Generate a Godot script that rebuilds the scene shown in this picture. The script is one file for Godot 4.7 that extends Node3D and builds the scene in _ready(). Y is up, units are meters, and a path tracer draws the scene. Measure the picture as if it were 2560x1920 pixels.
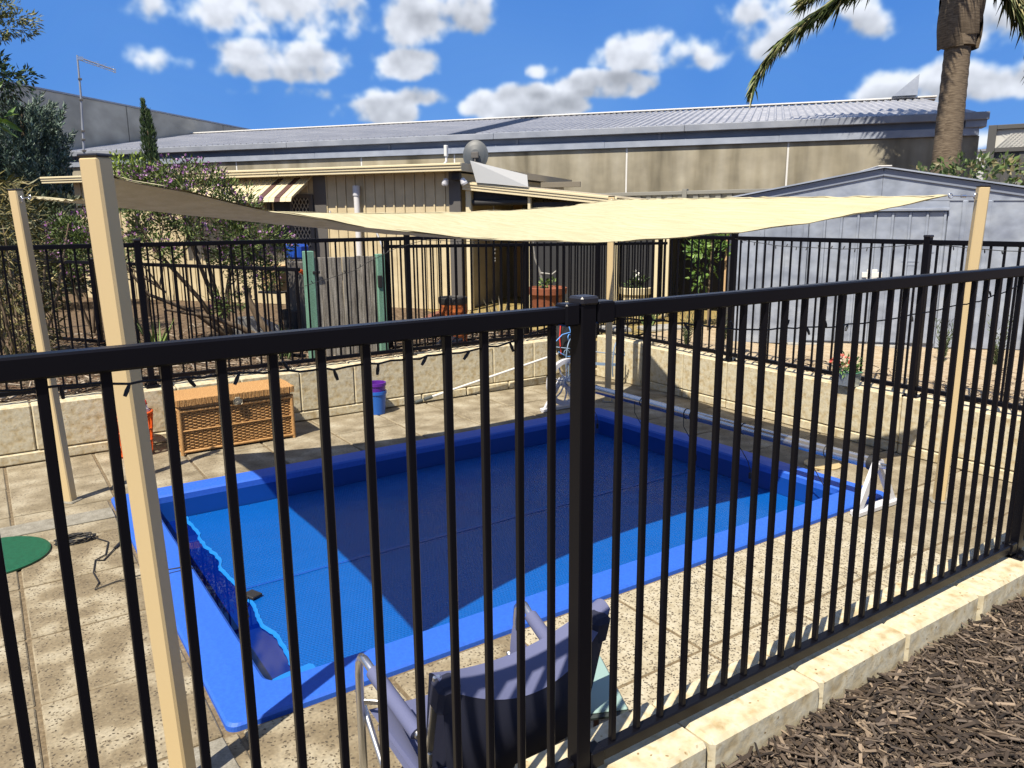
extends Node3D

var rng := RandomNumberGenerator.new()
var names := {}
var M := {}

# ---------------------------------------------------------------- mesh builder
class Mb:
	var v := PackedVector3Array()
	var n := PackedVector3Array()
	var c := PackedColorArray()
	var col := Color.WHITE
	var colored := false
	func vert(p: Vector3, nn: Vector3):
		v.append(p); n.append(nn); c.append(col)
	func tri(a: Vector3, b: Vector3, d: Vector3):
		var nn := (b - a).cross(d - a).normalized()
		vert(a, nn); vert(d, nn); vert(b, nn)
	func quad(a: Vector3, b: Vector3, d: Vector3, e: Vector3):
		tri(a, b, d); tri(a, d, e)
	func quad_out(a: Vector3, b: Vector3, d: Vector3, e: Vector3, out: Vector3):
		if (b - a).cross(d - a).dot(out) < 0.0: quad(e, d, b, a)
		else: quad(a, b, d, e)
	func tri_out(a: Vector3, b: Vector3, d: Vector3, out: Vector3):
		if (b - a).cross(d - a).dot(out) < 0.0: tri(a, d, b)
		else: tri(a, b, d)
	func smooth_tri(a, na, b, nb, d, nd):
		var f: Vector3 = (b - a).cross(d - a)
		if f.dot(na + nb + nd) > 0.0:
			vert(a, na); vert(d, nd); vert(b, nb)
		else:
			vert(a, na); vert(b, nb); vert(d, nd)
	func corner(h: Vector3, s: Vector3, ax: int, bev: float) -> Vector3:
		var p := Vector3(s.x * (h.x - bev), s.y * (h.y - bev), s.z * (h.z - bev))
		p[ax] = s[ax] * h[ax]
		return p
	func box(ctr: Vector3, size: Vector3, B := Basis(), bev := 0.0):
		var h := size * 0.5
		for ax in 3:
			var a1 := (ax + 1) % 3
			var a2 := (ax + 2) % 3
			for sg in [-1.0, 1.0]:
				var pts := []
				for q in [[-1.0, -1.0], [1.0, -1.0], [1.0, 1.0], [-1.0, 1.0]]:
					var s := Vector3.ZERO
					s[ax] = sg; s[a1] = q[0]; s[a2] = q[1]
					pts.append(ctr + B * corner(h, s, ax, bev))
				var o := Vector3.ZERO
				o[ax] = sg
				quad_out(pts[0], pts[1], pts[2], pts[3], B * o)
		if bev > 0.0:
			for t in 3:
				var a1 := (t + 1) % 3
				var a2 := (t + 2) % 3
				for s1 in [-1.0, 1.0]:
					for s2 in [-1.0, 1.0]:
						var s := Vector3.ZERO
						s[a1] = s1; s[a2] = s2
						var lo := s
						lo[t] = -1.0
						var hi := s
						hi[t] = 1.0
						quad_out(ctr + B * corner(h, lo, a1, bev), ctr + B * corner(h, hi, a1, bev), ctr + B * corner(h, hi, a2, bev), ctr + B * corner(h, lo, a2, bev), B * s)
			for sx in [-1.0, 1.0]:
				for sy in [-1.0, 1.0]:
					for sz in [-1.0, 1.0]:
						var s := Vector3(sx, sy, sz)
						tri_out(ctr + B * corner(h, s, 0, bev), ctr + B * corner(h, s, 1, bev), ctr + B * corner(h, s, 2, bev), B * s)
	func bar(a: Vector3, b: Vector3, w: float, hgt: float, bev := 0.0, up := Vector3.UP):
		var z := (b - a).normalized()
		if absf(z.dot(up)) > 0.99: up = Vector3.RIGHT
		var x := up.cross(z).normalized()
		var y := z.cross(x)
		box((a + b) * 0.5, Vector3(w, hgt, (b - a).length()), Basis(x, y, z), bev)
	func tube(pts: Array, rad, sides := 8, cap := true):
		var k := pts.size()
		var rings := []
		var nrm := []
		var t0: Vector3 = (pts[1] - pts[0]).normalized()
		var x := t0.cross(Vector3.UP)
		if x.length() < 0.05: x = t0.cross(Vector3.RIGHT)
		x = x.normalized()
		for i in k:
			var t: Vector3 = (pts[mini(i + 1, k - 1)] - pts[maxi(i - 1, 0)]).normalized()
			x = (x - t * x.dot(t)).normalized()
			var y := t.cross(x)
			var r: float = rad[i] if rad is Array else rad
			var ring := []
			var nn := []
			for j in sides:
				var a := TAU * j / sides
				var d := x * cos(a) + y * sin(a)
				ring.append(pts[i] + d * r); nn.append(d)
			rings.append(ring); nrm.append(nn)
		for i in k - 1:
			for j in sides:
				var j2 := (j + 1) % sides
				smooth_tri(rings[i][j], nrm[i][j], rings[i + 1][j], nrm[i + 1][j], rings[i + 1][j2], nrm[i + 1][j2])
				smooth_tri(rings[i][j], nrm[i][j], rings[i + 1][j2], nrm[i + 1][j2], rings[i][j2], nrm[i][j2])
		if cap:
			for e in [0, k - 1]:
				var out: Vector3 = (pts[0] - pts[1]) if e == 0 else (pts[k - 1] - pts[k - 2])
				for j in range(1, sides - 1): tri_out(rings[e][0], rings[e][j], rings[e][j + 1], out)
	func lathe(o: Vector3, prof: Array, sides := 20, B := Basis()):
		for i in prof.size() - 1:
			var p: Vector2 = prof[i]
			var q: Vector2 = prof[i + 1]
			var e := q - p
			var nn := Vector2(e.y, -e.x).normalized()
			for j in sides:
				var a := TAU * j / sides
				var b := TAU * (j + 1) / sides
				var da := Vector3(cos(a), 0, sin(a))
				var db := Vector3(cos(b), 0, sin(b))
				var na := B * (da * nn.x + Vector3.UP * nn.y)
				var nb := B * (db * nn.x + Vector3.UP * nn.y)
				var p0 := o + B * (da * p.x + Vector3.UP * p.y)
				var p1 := o + B * (db * p.x + Vector3.UP * p.y)
				var q0 := o + B * (da * q.x + Vector3.UP * q.y)
				var q1 := o + B * (db * q.x + Vector3.UP * q.y)
				if p.x > 0.0001: smooth_tri(p0, na, p1, nb, q1, nb)
				if q.x > 0.0001: smooth_tri(p0, na, q1, nb, q0, na)
	func grid(f: Callable, nu: int, nv: int, flip := false):
		var P := []
		for i in nu + 1:
			var row := []
			for j in nv + 1: row.append(f.call(float(i) / nu, float(j) / nv))
			P.append(row)
		var N := []
		for i in nu + 1:
			var row := []
			for j in nv + 1:
				var a: Vector3 = P[mini(i + 1, nu)][j] - P[maxi(i - 1, 0)][j]
				var b: Vector3 = P[i][mini(j + 1, nv)] - P[i][maxi(j - 1, 0)]
				var nn := a.cross(b).normalized()
				row.append(-nn if flip else nn)
			N.append(row)
		for i in nu:
			for j in nv:
				smooth_tri(P[i][j], N[i][j], P[i + 1][j], N[i + 1][j], P[i + 1][j + 1], N[i + 1][j + 1])
				smooth_tri(P[i][j], N[i][j], P[i + 1][j + 1], N[i + 1][j + 1], P[i][j + 1], N[i][j + 1])
	func prism(poly: Array, d: Vector3):
		# a flat outline extruded along d
		var ctr := Vector3.ZERO
		for p in poly: ctr += p
		ctr = ctr / poly.size() + d * 0.5
		var k := poly.size()
		for i in range(1, k - 1):
			tri_out(poly[0], poly[i], poly[i + 1], -d)
			tri_out(poly[0] + d, poly[i] + d, poly[i + 1] + d, d)
		var nn: Vector3 = (poly[1] - poly[0]).cross(poly[2] - poly[0])
		var s := signf(nn.dot(d))
		for i in k:
			var a: Vector3 = poly[i]
			var b: Vector3 = poly[(i + 1) % k]
			quad_out(a, b, b + d, a + d, (b - a).cross(d) * (1.0 if nn.dot(d) > 0 else -1.0))
	func leaf(p: Vector3, dir: Vector3, side: Vector3, l: float, w: float):
		var up := dir.cross(side).normalized()
		var m := p + dir * l * 0.45
		var tip := p + dir * l - up * l * 0.12
		var a := m + side * w * 0.5 + up * w * 0.12
		var b := m - side * w * 0.5 + up * w * 0.12
		var na := (up - side * 0.3).normalized()
		var nb := (up + side * 0.3).normalized()
		vert(p, nb); vert(a, nb); vert(tip, nb)
		vert(p, na); vert(tip, na); vert(b, na)
	func moved(a: Vector3, b: Vector3, k: float) -> Mb:
		for i in v.size(): v[i] = b + (v[i] - a) * k
		return self
	func mesh() -> ArrayMesh:
		var arr := []
		arr.resize(Mesh.ARRAY_MAX)
		arr[Mesh.ARRAY_VERTEX] = v
		arr[Mesh.ARRAY_NORMAL] = n
		if colored: arr[Mesh.ARRAY_COLOR] = c
		var am := ArrayMesh.new()
		am.add_surface_from_arrays(Mesh.PRIMITIVE_TRIANGLES, arr)
		return am

# ---------------------------------------------------------------- nodes
func numbered(par: Node, called: String) -> String:
	var key := str(par.get_instance_id()) + called
	var k: int = names.get(key, 0)
	names[key] = k + 1
	return called if k == 0 else "%s_%03d" % [called, k]

func tag(o: Node, label: String, category: String, group := ""):
	o.set_meta("label", label); o.set_meta("category", category)
	if group != "": o.set_meta("group", group)

func thing(called: String, label: String, category: String, at := Vector3.ZERO, group := "") -> Node3D:
	var o := Node3D.new()
	o.name = numbered(self, called); o.position = at
	add_child(o, true); tag(o, label, category, group)
	return o

func base_of(par: Node) -> Vector3:
	if par == self: return Vector3.ZERO
	var p: Vector3 = par.position
	return p + base_of(par.get_parent())

# a mesh whose vertices are in world coordinates (or shared, then placed by xf)
func part(par: Node, called: String, src, mat: Material, xf = null) -> MeshInstance3D:
	var mi := MeshInstance3D.new()
	mi.mesh = src.mesh() if src is Mb else src
	mi.material_override = mat
	mi.name = numbered(par, called)
	var off := base_of(par)
	if xf == null: mi.position = -off
	else: mi.transform = Transform3D(xf.basis, xf.origin - off)
	par.add_child(mi, true)
	return mi

func solo(called: String, src, mat: Material, label: String, category: String, group := "") -> MeshInstance3D:
	var o := part(self, called, src, mat)
	tag(o, label, category, group)
	return o

func struct(called: String, src, mat: Material) -> MeshInstance3D:
	var o := part(self, called, src, mat)
	o.set_meta("kind", "structure")
	return o

func stuff(o: Node): o.set_meta("kind", "stuff")

# ---------------------------------------------------------------- textures
func noise(sd: int, freq: float, oct := 4, kind := FastNoiseLite.TYPE_SIMPLEX_SMOOTH) -> FastNoiseLite:
	var f := FastNoiseLite.new()
	f.seed = sd; f.frequency = freq; f.fractal_octaves = oct; f.noise_type = kind
	f.fractal_type = FastNoiseLite.FRACTAL_FBM
	return f

func gray(sd: int, freq: float, oct: int, size: int, stretch := Vector2i(1, 1), kind := FastNoiseLite.TYPE_SIMPLEX_SMOOTH) -> Image:
	var im := noise(sd, freq, oct, kind).get_seamless_image(size / stretch.x, size / stretch.y)
	im.convert(Image.FORMAT_L8)
	if stretch != Vector2i(1, 1): im.resize(size, size, Image.INTERPOLATE_CUBIC)
	return im

# colours (sRGB) laid over two layers of noise: a ramp by the coarse one, shaded by the fine one
func ramp_img(coarse: Image, fine: Image, ramp: Array, fine_amt: float) -> Image:
	var s := coarse.get_width()
	var a := coarse.get_data()
	var b := fine.get_data()
	var lut := []
	for i in 256:
		var t := i / 255.0
		var cc: Color = ramp[0][1]
		for k in ramp.size() - 1:
			if t >= ramp[k][0]:
				var w := clampf((t - ramp[k][0]) / maxf(ramp[k + 1][0] - ramp[k][0], 0.001), 0, 1)
				cc = (ramp[k][1] as Color).lerp(ramp[k + 1][1], w)
		lut.append(cc * 255.0)
	var out := PackedByteArray()
	out.resize(s * s * 3)
	for i in s * s:
		var cc: Color = lut[a[i]]
		var f := 1.0 + fine_amt * (b[i] / 127.5 - 1.0)
		out[i * 3] = clampi(int(cc.r * f), 0, 255)
		out[i * 3 + 1] = clampi(int(cc.g * f), 0, 255)
		out[i * 3 + 2] = clampi(int(cc.b * f), 0, 255)
	return Image.create_from_data(s, s, false, Image.FORMAT_RGB8, out)

func speckle(im: Image, count: int, rmin: float, rmax: float, cols: Array, asp := 1.7):
	var s := im.get_width()
	for k in count:
		var cx := rng.randf() * s
		var cy := rng.randf() * s
		var r := rng.randf_range(rmin, rmax)
		var ang := rng.randf() * PI
		var ca := cos(ang)
		var sa := sin(ang)
		var cc: Color = cols[rng.randi() % cols.size()]
		var R := int(ceil(r * asp))
		for dy in range(-R, R + 1):
			for dx in range(-R, R + 1):
				var u := (dx * ca + dy * sa) / (r * asp)
				var w := (-dx * sa + dy * ca) / r
				if u * u + w * w < 1.0:
					im.set_pixel(posmod(int(cx) + dx, s), posmod(int(cy) + dy, s), cc)

func normal_of(im: Image, amt: float) -> ImageTexture:
	var k: Image = im.duplicate()
	k.convert(Image.FORMAT_RGBA8)
	k.bump_map_to_normal_map(amt)
	return ImageTexture.create_from_image(k)

func mat(color: Color, rough := 0.7, metal := 0.0, tex: Image = null, meters := 1.0, bump: Texture2D = null, bump_scale := 1.0) -> StandardMaterial3D:
	var m := StandardMaterial3D.new()
	m.albedo_color = color.linear_to_srgb()
	m.roughness = rough; m.metallic = metal
	if tex != null: m.albedo_texture = ImageTexture.create_from_image(tex)
	if bump != null:
		m.normal_enabled = true; m.normal_texture = bump; m.normal_scale = bump_scale
	if tex != null or bump != null:
		m.uv1_triplanar = true; m.uv1_world_triplanar = true
		m.uv1_scale = Vector3.ONE / meters
	return m

func leafmat(back := 0.35) -> StandardMaterial3D:
	var m := StandardMaterial3D.new()
	m.vertex_color_use_as_albedo = true
	m.roughness = 0.55
	m.cull_mode = BaseMaterial3D.CULL_DISABLED
	m.backlight_enabled = true
	m.backlight = Color(back, back * 1.1, back * 0.5)
	return m

func colmat(rough := 0.9) -> StandardMaterial3D:
	var m := StandardMaterial3D.new()
	m.vertex_color_use_as_albedo = true; m.roughness = rough
	return m

func rgb(r: int, g: int, b: int) -> Color: return Color(r / 255.0, g / 255.0, b / 255.0)

# ---------------------------------------------------------------- sky
func make_sky() -> Sky:
	var W := 3072
	var H := 1536
	var band := 768
	var acc := PackedFloat32Array()
	acc.resize(W * band)
	# clouds as [azimuth, elevation, half width, half height] in degrees
	var cl := [[19.8, 12.7, 9.7, 2.4, 0.8], [28.0, 13.0, 5.3, 1.9, 0.75], [18.4, 10.0, 7.4, 1.9, 1.0], [24.7, 7.1, 3.0, 1.3, 0.95], [35.7, 7.6, 4.6, 1.3, 1.0], [41.2, 8.6, 4.2, 1.2, 1.0], [45.7, 10.6, 5.2, 1.9, 1.0], [50.3, 11.2, 3.4, 2.2, 0.9], [57.3, 12.0, 8.0, 2.5, 0.85], [61.5, 7.4, 6.6, 1.7, 0.85], [65.5, 10.3, 3.2, 1.8, 0.6], [27.4, 10.0, 2.8, 1.0, 0.5], [28.4, 8.0, 1.8, 0.7, 0.45], [17.5, 8.3, 4.0, 0.6, 0.35], [23.3, 8.2, 2.0, 0.7, 0.4], [36.5, 9.8, 0.9, 0.5, 0.3], [33, 4.6, 9, 0.7, 0.3], [66, 4.5, 8, 0.8, 0.5]]
	rng.seed = 77
	for k in 420:
		var el := rad_to_deg(asin(rng.randf_range(0.08, 0.95)))
		var az := rng.randf_range(-180, 180)
		if az > -12 and az < 82 and el < 19: continue
		var w := rng.randf_range(3, 9)
		cl.append([az, el, w / cos(deg_to_rad(minf(el, 70.0))), w * rng.randf_range(0.22, 0.4) * (1.0 + el / 45.0), rng.randf_range(0.4, 1.0)])
	for b in cl:
		var cx := int(fposmod(b[0] / 360.0, 1.0) * W)
		var cy := int((90.0 - b[1]) / 180.0 * H)
		var rx: float = b[2] * 1.08 / 360.0 * W
		var ry: float = b[3] * 1.05 / 180.0 * H
		for y in range(maxi(0, int(cy - ry * 1.3)), mini(band - 1, int(cy + ry * 1.3)) + 1):
			var dy := (y - cy) / ry
			if dy > 0: dy *= 1.5
			for xx in range(int(-rx * 1.35), int(rx * 1.35) + 1):
				var dx := xx / rx
				var q: float = (1.0 - dx * dx - dy * dy) * b[4]
				if q < -0.5: continue
				var i := y * W + posmod(cx + xx, W)
				acc[i] = maxf(acc[i], q + 0.5)
	var n1 := noise(5, 0.024, 7).get_image(W, band)
	n1.convert(Image.FORMAT_L8)
	var n2 := noise(9, 0.006, 3).get_image(W, band)
	n2.convert(Image.FORMAT_L8)
	var a1 := n1.get_data()
	var a2 := n2.get_data()
	var out := PackedByteArray()
	out.resize(W * H * 3)
	for y in band:
		var el := 90.0 - (y + 0.5) / H * 180.0
		var t := pow(clampf(el / 24.0, 0, 1), 0.6)
		var sk := Color(0.45, 0.67, 0.94).lerp(Color(0.28, 0.50, 0.825), t)
		sk = sk.lerp(Color(0.12, 0.28, 0.62), clampf((el - 24.0) / 66.0, 0, 1))
		var sr := sk.r * 255.0
		var sg := sk.g * 255.0
		var sb := sk.b * 255.0
		for x in W:
			var i := y * W + x
			var d := acc[i]
			var o := i * 3
			var haze := (a2[i] - 118) / 137.0 * 0.08
			var r := sr + haze * 120.0
			var g := sg + haze * 90.0
			var bb := sb + haze * 40.0
			if d > 0.0:
				var fine := (a1[i] - 128) / 128.0
				var wide := (a2[i] - 128) / 128.0
				var q := minf(d - 0.5, 0.62) + fine * 0.95 + wide * 0.45 - 0.04
				var al := clampf(q / 0.62, 0, 1)
				al = al * al * (3.0 - 2.0 * al) * 0.96
				# tops catch the sun, undersides and thick middles are greyer
				var yb := mini(y + 16, band - 1)
				var yt := maxi(y - 12, 0)
				var under := clampf(acc[yt * W + x] - acc[yb * W + x] + 0.12, 0, 1)
				var up := (a1[i] - a1[maxi(y - 6, 0) * W + x]) / 128.0
				var lum := 243.0 - 32.0 * under + 60.0 * up - 26.0 * clampf(q - 0.45, 0, 1) - 14.0 * wide
				lum = clampf(lum, 172, 252)
				r = lerpf(r, lum - 5.0, al)
				g = lerpf(g, lum - 1.0, al)
				bb = lerpf(bb, minf(lum + 8.0, 255.0), al)
			out[o] = int(clampf(r, 0, 255)); out[o + 1] = int(clampf(g, 0, 255)); out[o + 2] = int(clampf(bb, 0, 255))
	var im := Image.create_from_data(W, H, false, Image.FORMAT_RGB8, out)
	im.fill_rect(Rect2i(0, band, W, H - band), Color(0.42, 0.39, 0.34))
	var pm := PanoramaSkyMaterial.new()
	pm.panorama = ImageTexture.create_from_image(im)
	var s := Sky.new()
	s.sky_material = pm
	return s

# ---------------------------------------------------------------- start
func _ready():
	var cam := Camera3D.new()
	cam.name = "camera"
	cam.position = Vector3(-0.5736, 1.9205, 2.8064)
	cam.rotation = Vector3(-0.2099, -0.5949, -0.0088)
	cam.fov = 52.4; cam.near = 0.05; cam.far = 900.0
	add_child(cam)
	var env := Environment.new()
	env.background_mode = Environment.BG_SKY
	env.sky = make_sky()
	env.tonemap_mode = Environment.TONE_MAPPER_LINEAR
	env.tonemap_exposure = 1.7
	env.background_energy_multiplier = 0.61
	env.sdfgi_enabled = true; env.ssao_enabled = true; env.ssil_enabled = true
	var we := WorldEnvironment.new()
	we.name = "environment"; we.environment = env
	add_child(we)
	var sun := DirectionalLight3D.new()
	sun.name = "sun"
	var sd := Vector3(0.887 * cos(deg_to_rad(57)), -sin(deg_to_rad(57)), -0.462 * cos(deg_to_rad(57)))
	sun.look_at_from_position(Vector3.ZERO, sd, Vector3.UP)
	sun.light_energy = 1.6; sun.light_color = Color(1.0, 0.955, 0.88)
	sun.light_angular_distance = 0.5; sun.shadow_enabled = true
	add_child(sun)
	rng.seed = 11
	materials()
	setting()
	walls()
	pool()
	fences()
	posts_and_sail()
	warehouse()
	house()
	shed()
	neighbours()
	trees()
	palm()
	garden_things()
	deck_things()
	chair_and_table()
	strings()

func materials():
	var nf := gray(1, 0.05, 4, 512)
	var nc := gray(2, 0.008, 4, 512)
	var nm := gray(3, 0.02, 5, 512)
	var nn := gray(4, 0.12, 3, 512)
	var lime := ramp_img(nm, nf, [[0.0, rgb(196, 172, 126)], [0.35, rgb(226, 210, 172)], [0.7, rgb(238, 228, 198)], [1.0, rgb(212, 190, 144)]], 0.06)
	speckle(lime, 130, 0.7, 1.8, [rgb(150, 122, 78), rgb(168, 140, 94), rgb(186, 160, 112)])
	M.lime = mat(Color(0.61, 0.62, 0.63), 0.95, 0, lime, 0.9, normal_of(nm, 3.0), 0.5)
	M.mortar = mat(Color(0.28, 0.23, 0.15), 0.95, 0, ramp_img(nm, nf, [[0.0, rgb(200, 190, 170)], [1.0, rgb(250, 245, 235)]], 0.15), 0.6)
	var peb := [rgb(92, 82, 68), rgb(112, 98, 78), rgb(84, 78, 70), rgb(136, 120, 96), rgb(152, 138, 112), rgb(172, 156, 128)]
	var ag := ramp_img(nm, nn, [[0.0, rgb(196, 182, 150)], [0.5, rgb(216, 204, 174)], [1.0, rgb(230, 220, 194)]], 0.06)
	ag.resize(1024, 1024)
	var ag2 := ag.duplicate()
	speckle(ag, 6200, 1.7, 3.4, peb)
	M.tile_clean = mat(Color(0.545, 0.56, 0.585), 0.9, 0, ag, 1.15)
	var dirty := ramp_img(nc, nn, [[0.0, rgb(142, 126, 98)], [0.42, rgb(166, 150, 120)], [0.62, rgb(196, 182, 152)], [1.0, rgb(216, 206, 180)]], 0.12)
	dirty.resize(1024, 1024)
	speckle(dirty, 4600, 1.5, 3.2, [rgb(92, 82, 66), rgb(112, 98, 78), rgb(130, 116, 92), rgb(170, 156, 126)])
	M.tile_dirty = mat(Color(0.50, 0.51, 0.525), 0.92, 0, dirty, 1.3)
	var worn := ramp_img(nc, nn, [[0.0, rgb(140, 126, 98)], [0.5, rgb(182, 168, 138)], [1.0, rgb(220, 210, 182)]], 0.12)
	worn.resize(1024, 1024)
	speckle(worn, 1500, 1.2, 3.0, [rgb(110, 98, 80), rgb(140, 126, 102)])
	M.tile_worn = mat(Color(0.50, 0.51, 0.535), 0.92, 0, worn, 1.4)
	M.grout = mat(Color(0.20, 0.165, 0.115), 0.95, 0, ramp_img(nm, nf, [[0.0, rgb(190, 180, 160)], [1.0, rgb(255, 250, 240)]], 0.2), 0.5)
	M.cement = mat(Color(0.27, 0.265, 0.24), 0.9, 0, ramp_img(nm, nn, [[0.0, rgb(200, 196, 186)], [1.0, rgb(255, 252, 245)]], 0.12), 0.8)
	var soil := ramp_img(nm, nn, [[0.0, rgb(54, 42, 32)], [0.5, rgb(92, 74, 56)], [1.0, rgb(130, 108, 84)]], 0.4)
	M.soil = mat(Color(0.32, 0.32, 0.32), 1.0, 0, soil, 0.8, normal_of(nn, 6.0), 1.0)
	var litter := ramp_img(nm, nn, [[0.0, rgb(96, 78, 58)], [0.5, rgb(146, 122, 94)], [1.0, rgb(190, 168, 138)]], 0.4)
	M.litter = mat(Color(0.42, 0.41, 0.40), 1.0, 0, litter, 0.9, normal_of(nn, 6.0), 1.0)
	var sand := ramp_img(nm, nn, [[0.0, rgb(196, 172, 136)], [0.5, rgb(226, 206, 172)], [1.0, rgb(240, 226, 200)]], 0.12)
	M.sand = mat(Color(0.46, 0.45, 0.44), 1.0, 0, sand, 1.2, normal_of(nf, 5.0), 1.0)
	var dry := ramp_img(nm, nn, [[0.0, rgb(150, 128, 70)], [0.5, rgb(196, 172, 104)], [1.0, rgb(216, 198, 140)]], 0.3)
	M.drygrass = mat(Color(0.45, 0.45, 0.45), 1.0, 0, dry, 0.7)
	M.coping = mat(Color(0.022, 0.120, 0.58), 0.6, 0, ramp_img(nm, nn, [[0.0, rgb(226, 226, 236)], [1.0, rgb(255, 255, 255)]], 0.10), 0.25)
	M.shell = mat(Color(0.003, 0.045, 0.26), 0.3)
	var wat := StandardMaterial3D.new()
	wat.albedo_color = Color(0.0, 0.10, 0.44, 0.78)
	wat.transparency = BaseMaterial3D.TRANSPARENCY_ALPHA
	wat.roughness = 0.02
	M.water = wat
	# bubble cover: rows of little domes
	var dome := Image.create(256, 256, false, Image.FORMAT_L8)
	for y in 256:
		for x in 256:
			var row := y / 32
			var cx := fposmod(x + (16 if row % 2 else 0), 32) - 16
			var cy := (y % 32) - 16
			var q := 1.0 - (cx * cx + cy * cy) / 150.0
			dome.set_pixel(x, y, Color.WHITE * (sqrt(maxf(q, 0.0))))
	var bl := ramp_img(nc, nn, [[0.0, rgb(160, 190, 220)], [0.5, rgb(220, 230, 245)], [1.0, rgb(255, 255, 255)]], 0.08)
	var bm := mat(Color(0.004, 0.13, 0.62), 0.22, 0, bl, 2.2)
	bm.normal_enabled = true
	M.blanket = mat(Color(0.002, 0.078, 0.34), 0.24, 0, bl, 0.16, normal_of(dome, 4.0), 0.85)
	M.blanket.albedo_texture = null
	M.blanket.metallic_specular = 0.42
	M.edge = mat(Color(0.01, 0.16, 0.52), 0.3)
	M.black = mat(Color(0.004, 0.004, 0.006), 0.3)
	M.black.metallic_specular = 0.28
	M.black_matt = mat(Color(0.015, 0.015, 0.016), 0.6)
	M.cap = mat(Color(0.012, 0.012, 0.016), 0.35)
	M.post = mat(Color(0.50, 0.39, 0.215), 0.42, 0, null)
	var weave := Image.create(64, 64, false, Image.FORMAT_L8)
	for y in 64:
		for x in 64: weave.set_pixel(x, y, Color.WHITE * (0.5 + 0.25 * sin(x * TAU / 8.0) + 0.25 * sin(y * TAU / 8.0)))
	var cl := ramp_img(gray(21, 0.02, 4, 512, Vector2i(1, 8)), nn, [[0.0, rgb(226, 222, 208)], [1.0, rgb(255, 255, 250)]], 0.06)
	M.sail = mat(Color(0.50, 0.46, 0.31), 0.9, 0, cl, 0.8)
	M.sail.cull_mode = BaseMaterial3D.CULL_DISABLED
	M.sail.backlight_enabled = true; M.sail.backlight = Color(0.16, 0.11, 0.06)
	M.steel = mat(Color(0.62, 0.63, 0.65), 0.25, 1.0)
	M.alu = mat(Color(0.66, 0.67, 0.68), 0.32, 1.0)
	M.chrome = mat(Color(0.52, 0.52, 0.53), 0.22, 0.85)
	var streak := ramp_img(gray(31, 0.02, 5, 512, Vector2i(1, 10)), nm, [[0.0, rgb(104, 98, 84)], [0.36, rgb(160, 152, 132)], [0.6, rgb(182, 174, 154)], [1.0, rgb(204, 198, 182)]], 0.10)
	M.concrete = mat(Color(0.58, 0.585, 0.575), 0.95, 0, streak, 5.2)
	M.concrete_pale = mat(Color(0.66, 0.65, 0.60), 0.95, 0, streak, 6.1)
	M.factory = mat(Color(0.80, 0.79, 0.75), 0.95, 0, ramp_img(nc, nm, [[0.0, rgb(140, 138, 130)], [0.5, rgb(178, 176, 168)], [1.0, rgb(200, 198, 190)]], 0.14), 9.0)
	var zn := ramp_img(nc, nm, [[0.0, rgb(196, 200, 208)], [1.0, rgb(255, 255, 255)]], 0.06)
	M.zinc = mat(Color(0.32, 0.345, 0.39), 0.5, 0.1, zn, 3.0)
	M.zinc_roof = mat(Color(0.42, 0.425, 0.44), 0.5, 0.1, zn, 5.0)
	M.zinc_blue = mat(Color(0.19, 0.235, 0.32), 0.5, 0.1, zn, 4.0)
	M.flash = mat(Color(0.36, 0.40, 0.47), 0.5, 0.1, zn, 3.0)
	M.white = mat(Color(0.60, 0.60, 0.58), 0.5)
	M.shedmat = mat(Color(0.36, 0.395, 0.445), 0.5, 0.15, ramp_img(nc, nm, [[0.0, rgb(176, 180, 192)], [0.5, rgb(226, 230, 238)], [1.0, rgb(255, 255, 255)]], 0.10), 1.4)
	M.shed_dark = mat(Color(0.20, 0.23, 0.29), 0.5, 0.15)
	M.clad = mat(Color(0.56, 0.485, 0.325), 0.6, 0, ramp_img(nc, nm, [[0.0, rgb(232, 228, 220)], [1.0, rgb(255, 255, 252)]], 0.05), 2.0)
	M.cream = mat(Color(0.60, 0.53, 0.35), 0.5)
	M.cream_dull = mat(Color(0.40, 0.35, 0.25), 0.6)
	M.brown = mat(Color(0.075, 0.035, 0.03), 0.6)
	M.trim = mat(Color(0.09, 0.085, 0.08), 0.6)
	M.glass = mat(Color(0.012, 0.013, 0.015), 0.35)
	M.mesh = mat(Color(0.42, 0.38, 0.30), 0.5)
	M.blind = mat(Color(0.020, 0.021, 0.024), 0.7)
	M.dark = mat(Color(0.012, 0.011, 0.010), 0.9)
	M.pvc = mat(Color(0.60, 0.60, 0.60), 0.4)
	M.dish = mat(Color(0.055, 0.065, 0.075), 0.5)
	M.plastic_white = mat(Color(0.52, 0.53, 0.57), 0.35)
	M.plastic_grey = mat(Color(0.50, 0.52, 0.56), 0.35)
	var grain := ramp_img(gray(41, 0.03, 5, 512, Vector2i(1, 12)), nf, [[0.0, rgb(84, 80, 74)], [0.4, rgb(132, 128, 120)], [1.0, rgb(176, 172, 164)]], 0.14)
	M.timber = mat(Color(1.0, 1.0, 0.98), 0.9, 0, grain, 0.55)
	M.timber_b = mat(Color(0.76, 0.75, 0.74), 0.9, 0, grain, 0.63)
	M.green_post = mat(Color(0.15, 0.31, 0.245), 0.7, 0, ramp_img(gray(43, 0.03, 4, 256, Vector2i(1, 8)), gray(44, 0.1, 3, 256), [[0.0, rgb(200, 200, 190)], [1.0, rgb(255, 255, 250)]], 0.15), 0.5)
	M.rust = mat(Color(0.75, 0.75, 0.75), 0.9, 0, ramp_img(nm, nn, [[0.0, rgb(70, 32, 16)], [0.45, rgb(150, 76, 30)], [0.75, rgb(196, 112, 50)], [1.0, rgb(96, 58, 36)]], 0.25), 0.5)
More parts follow.
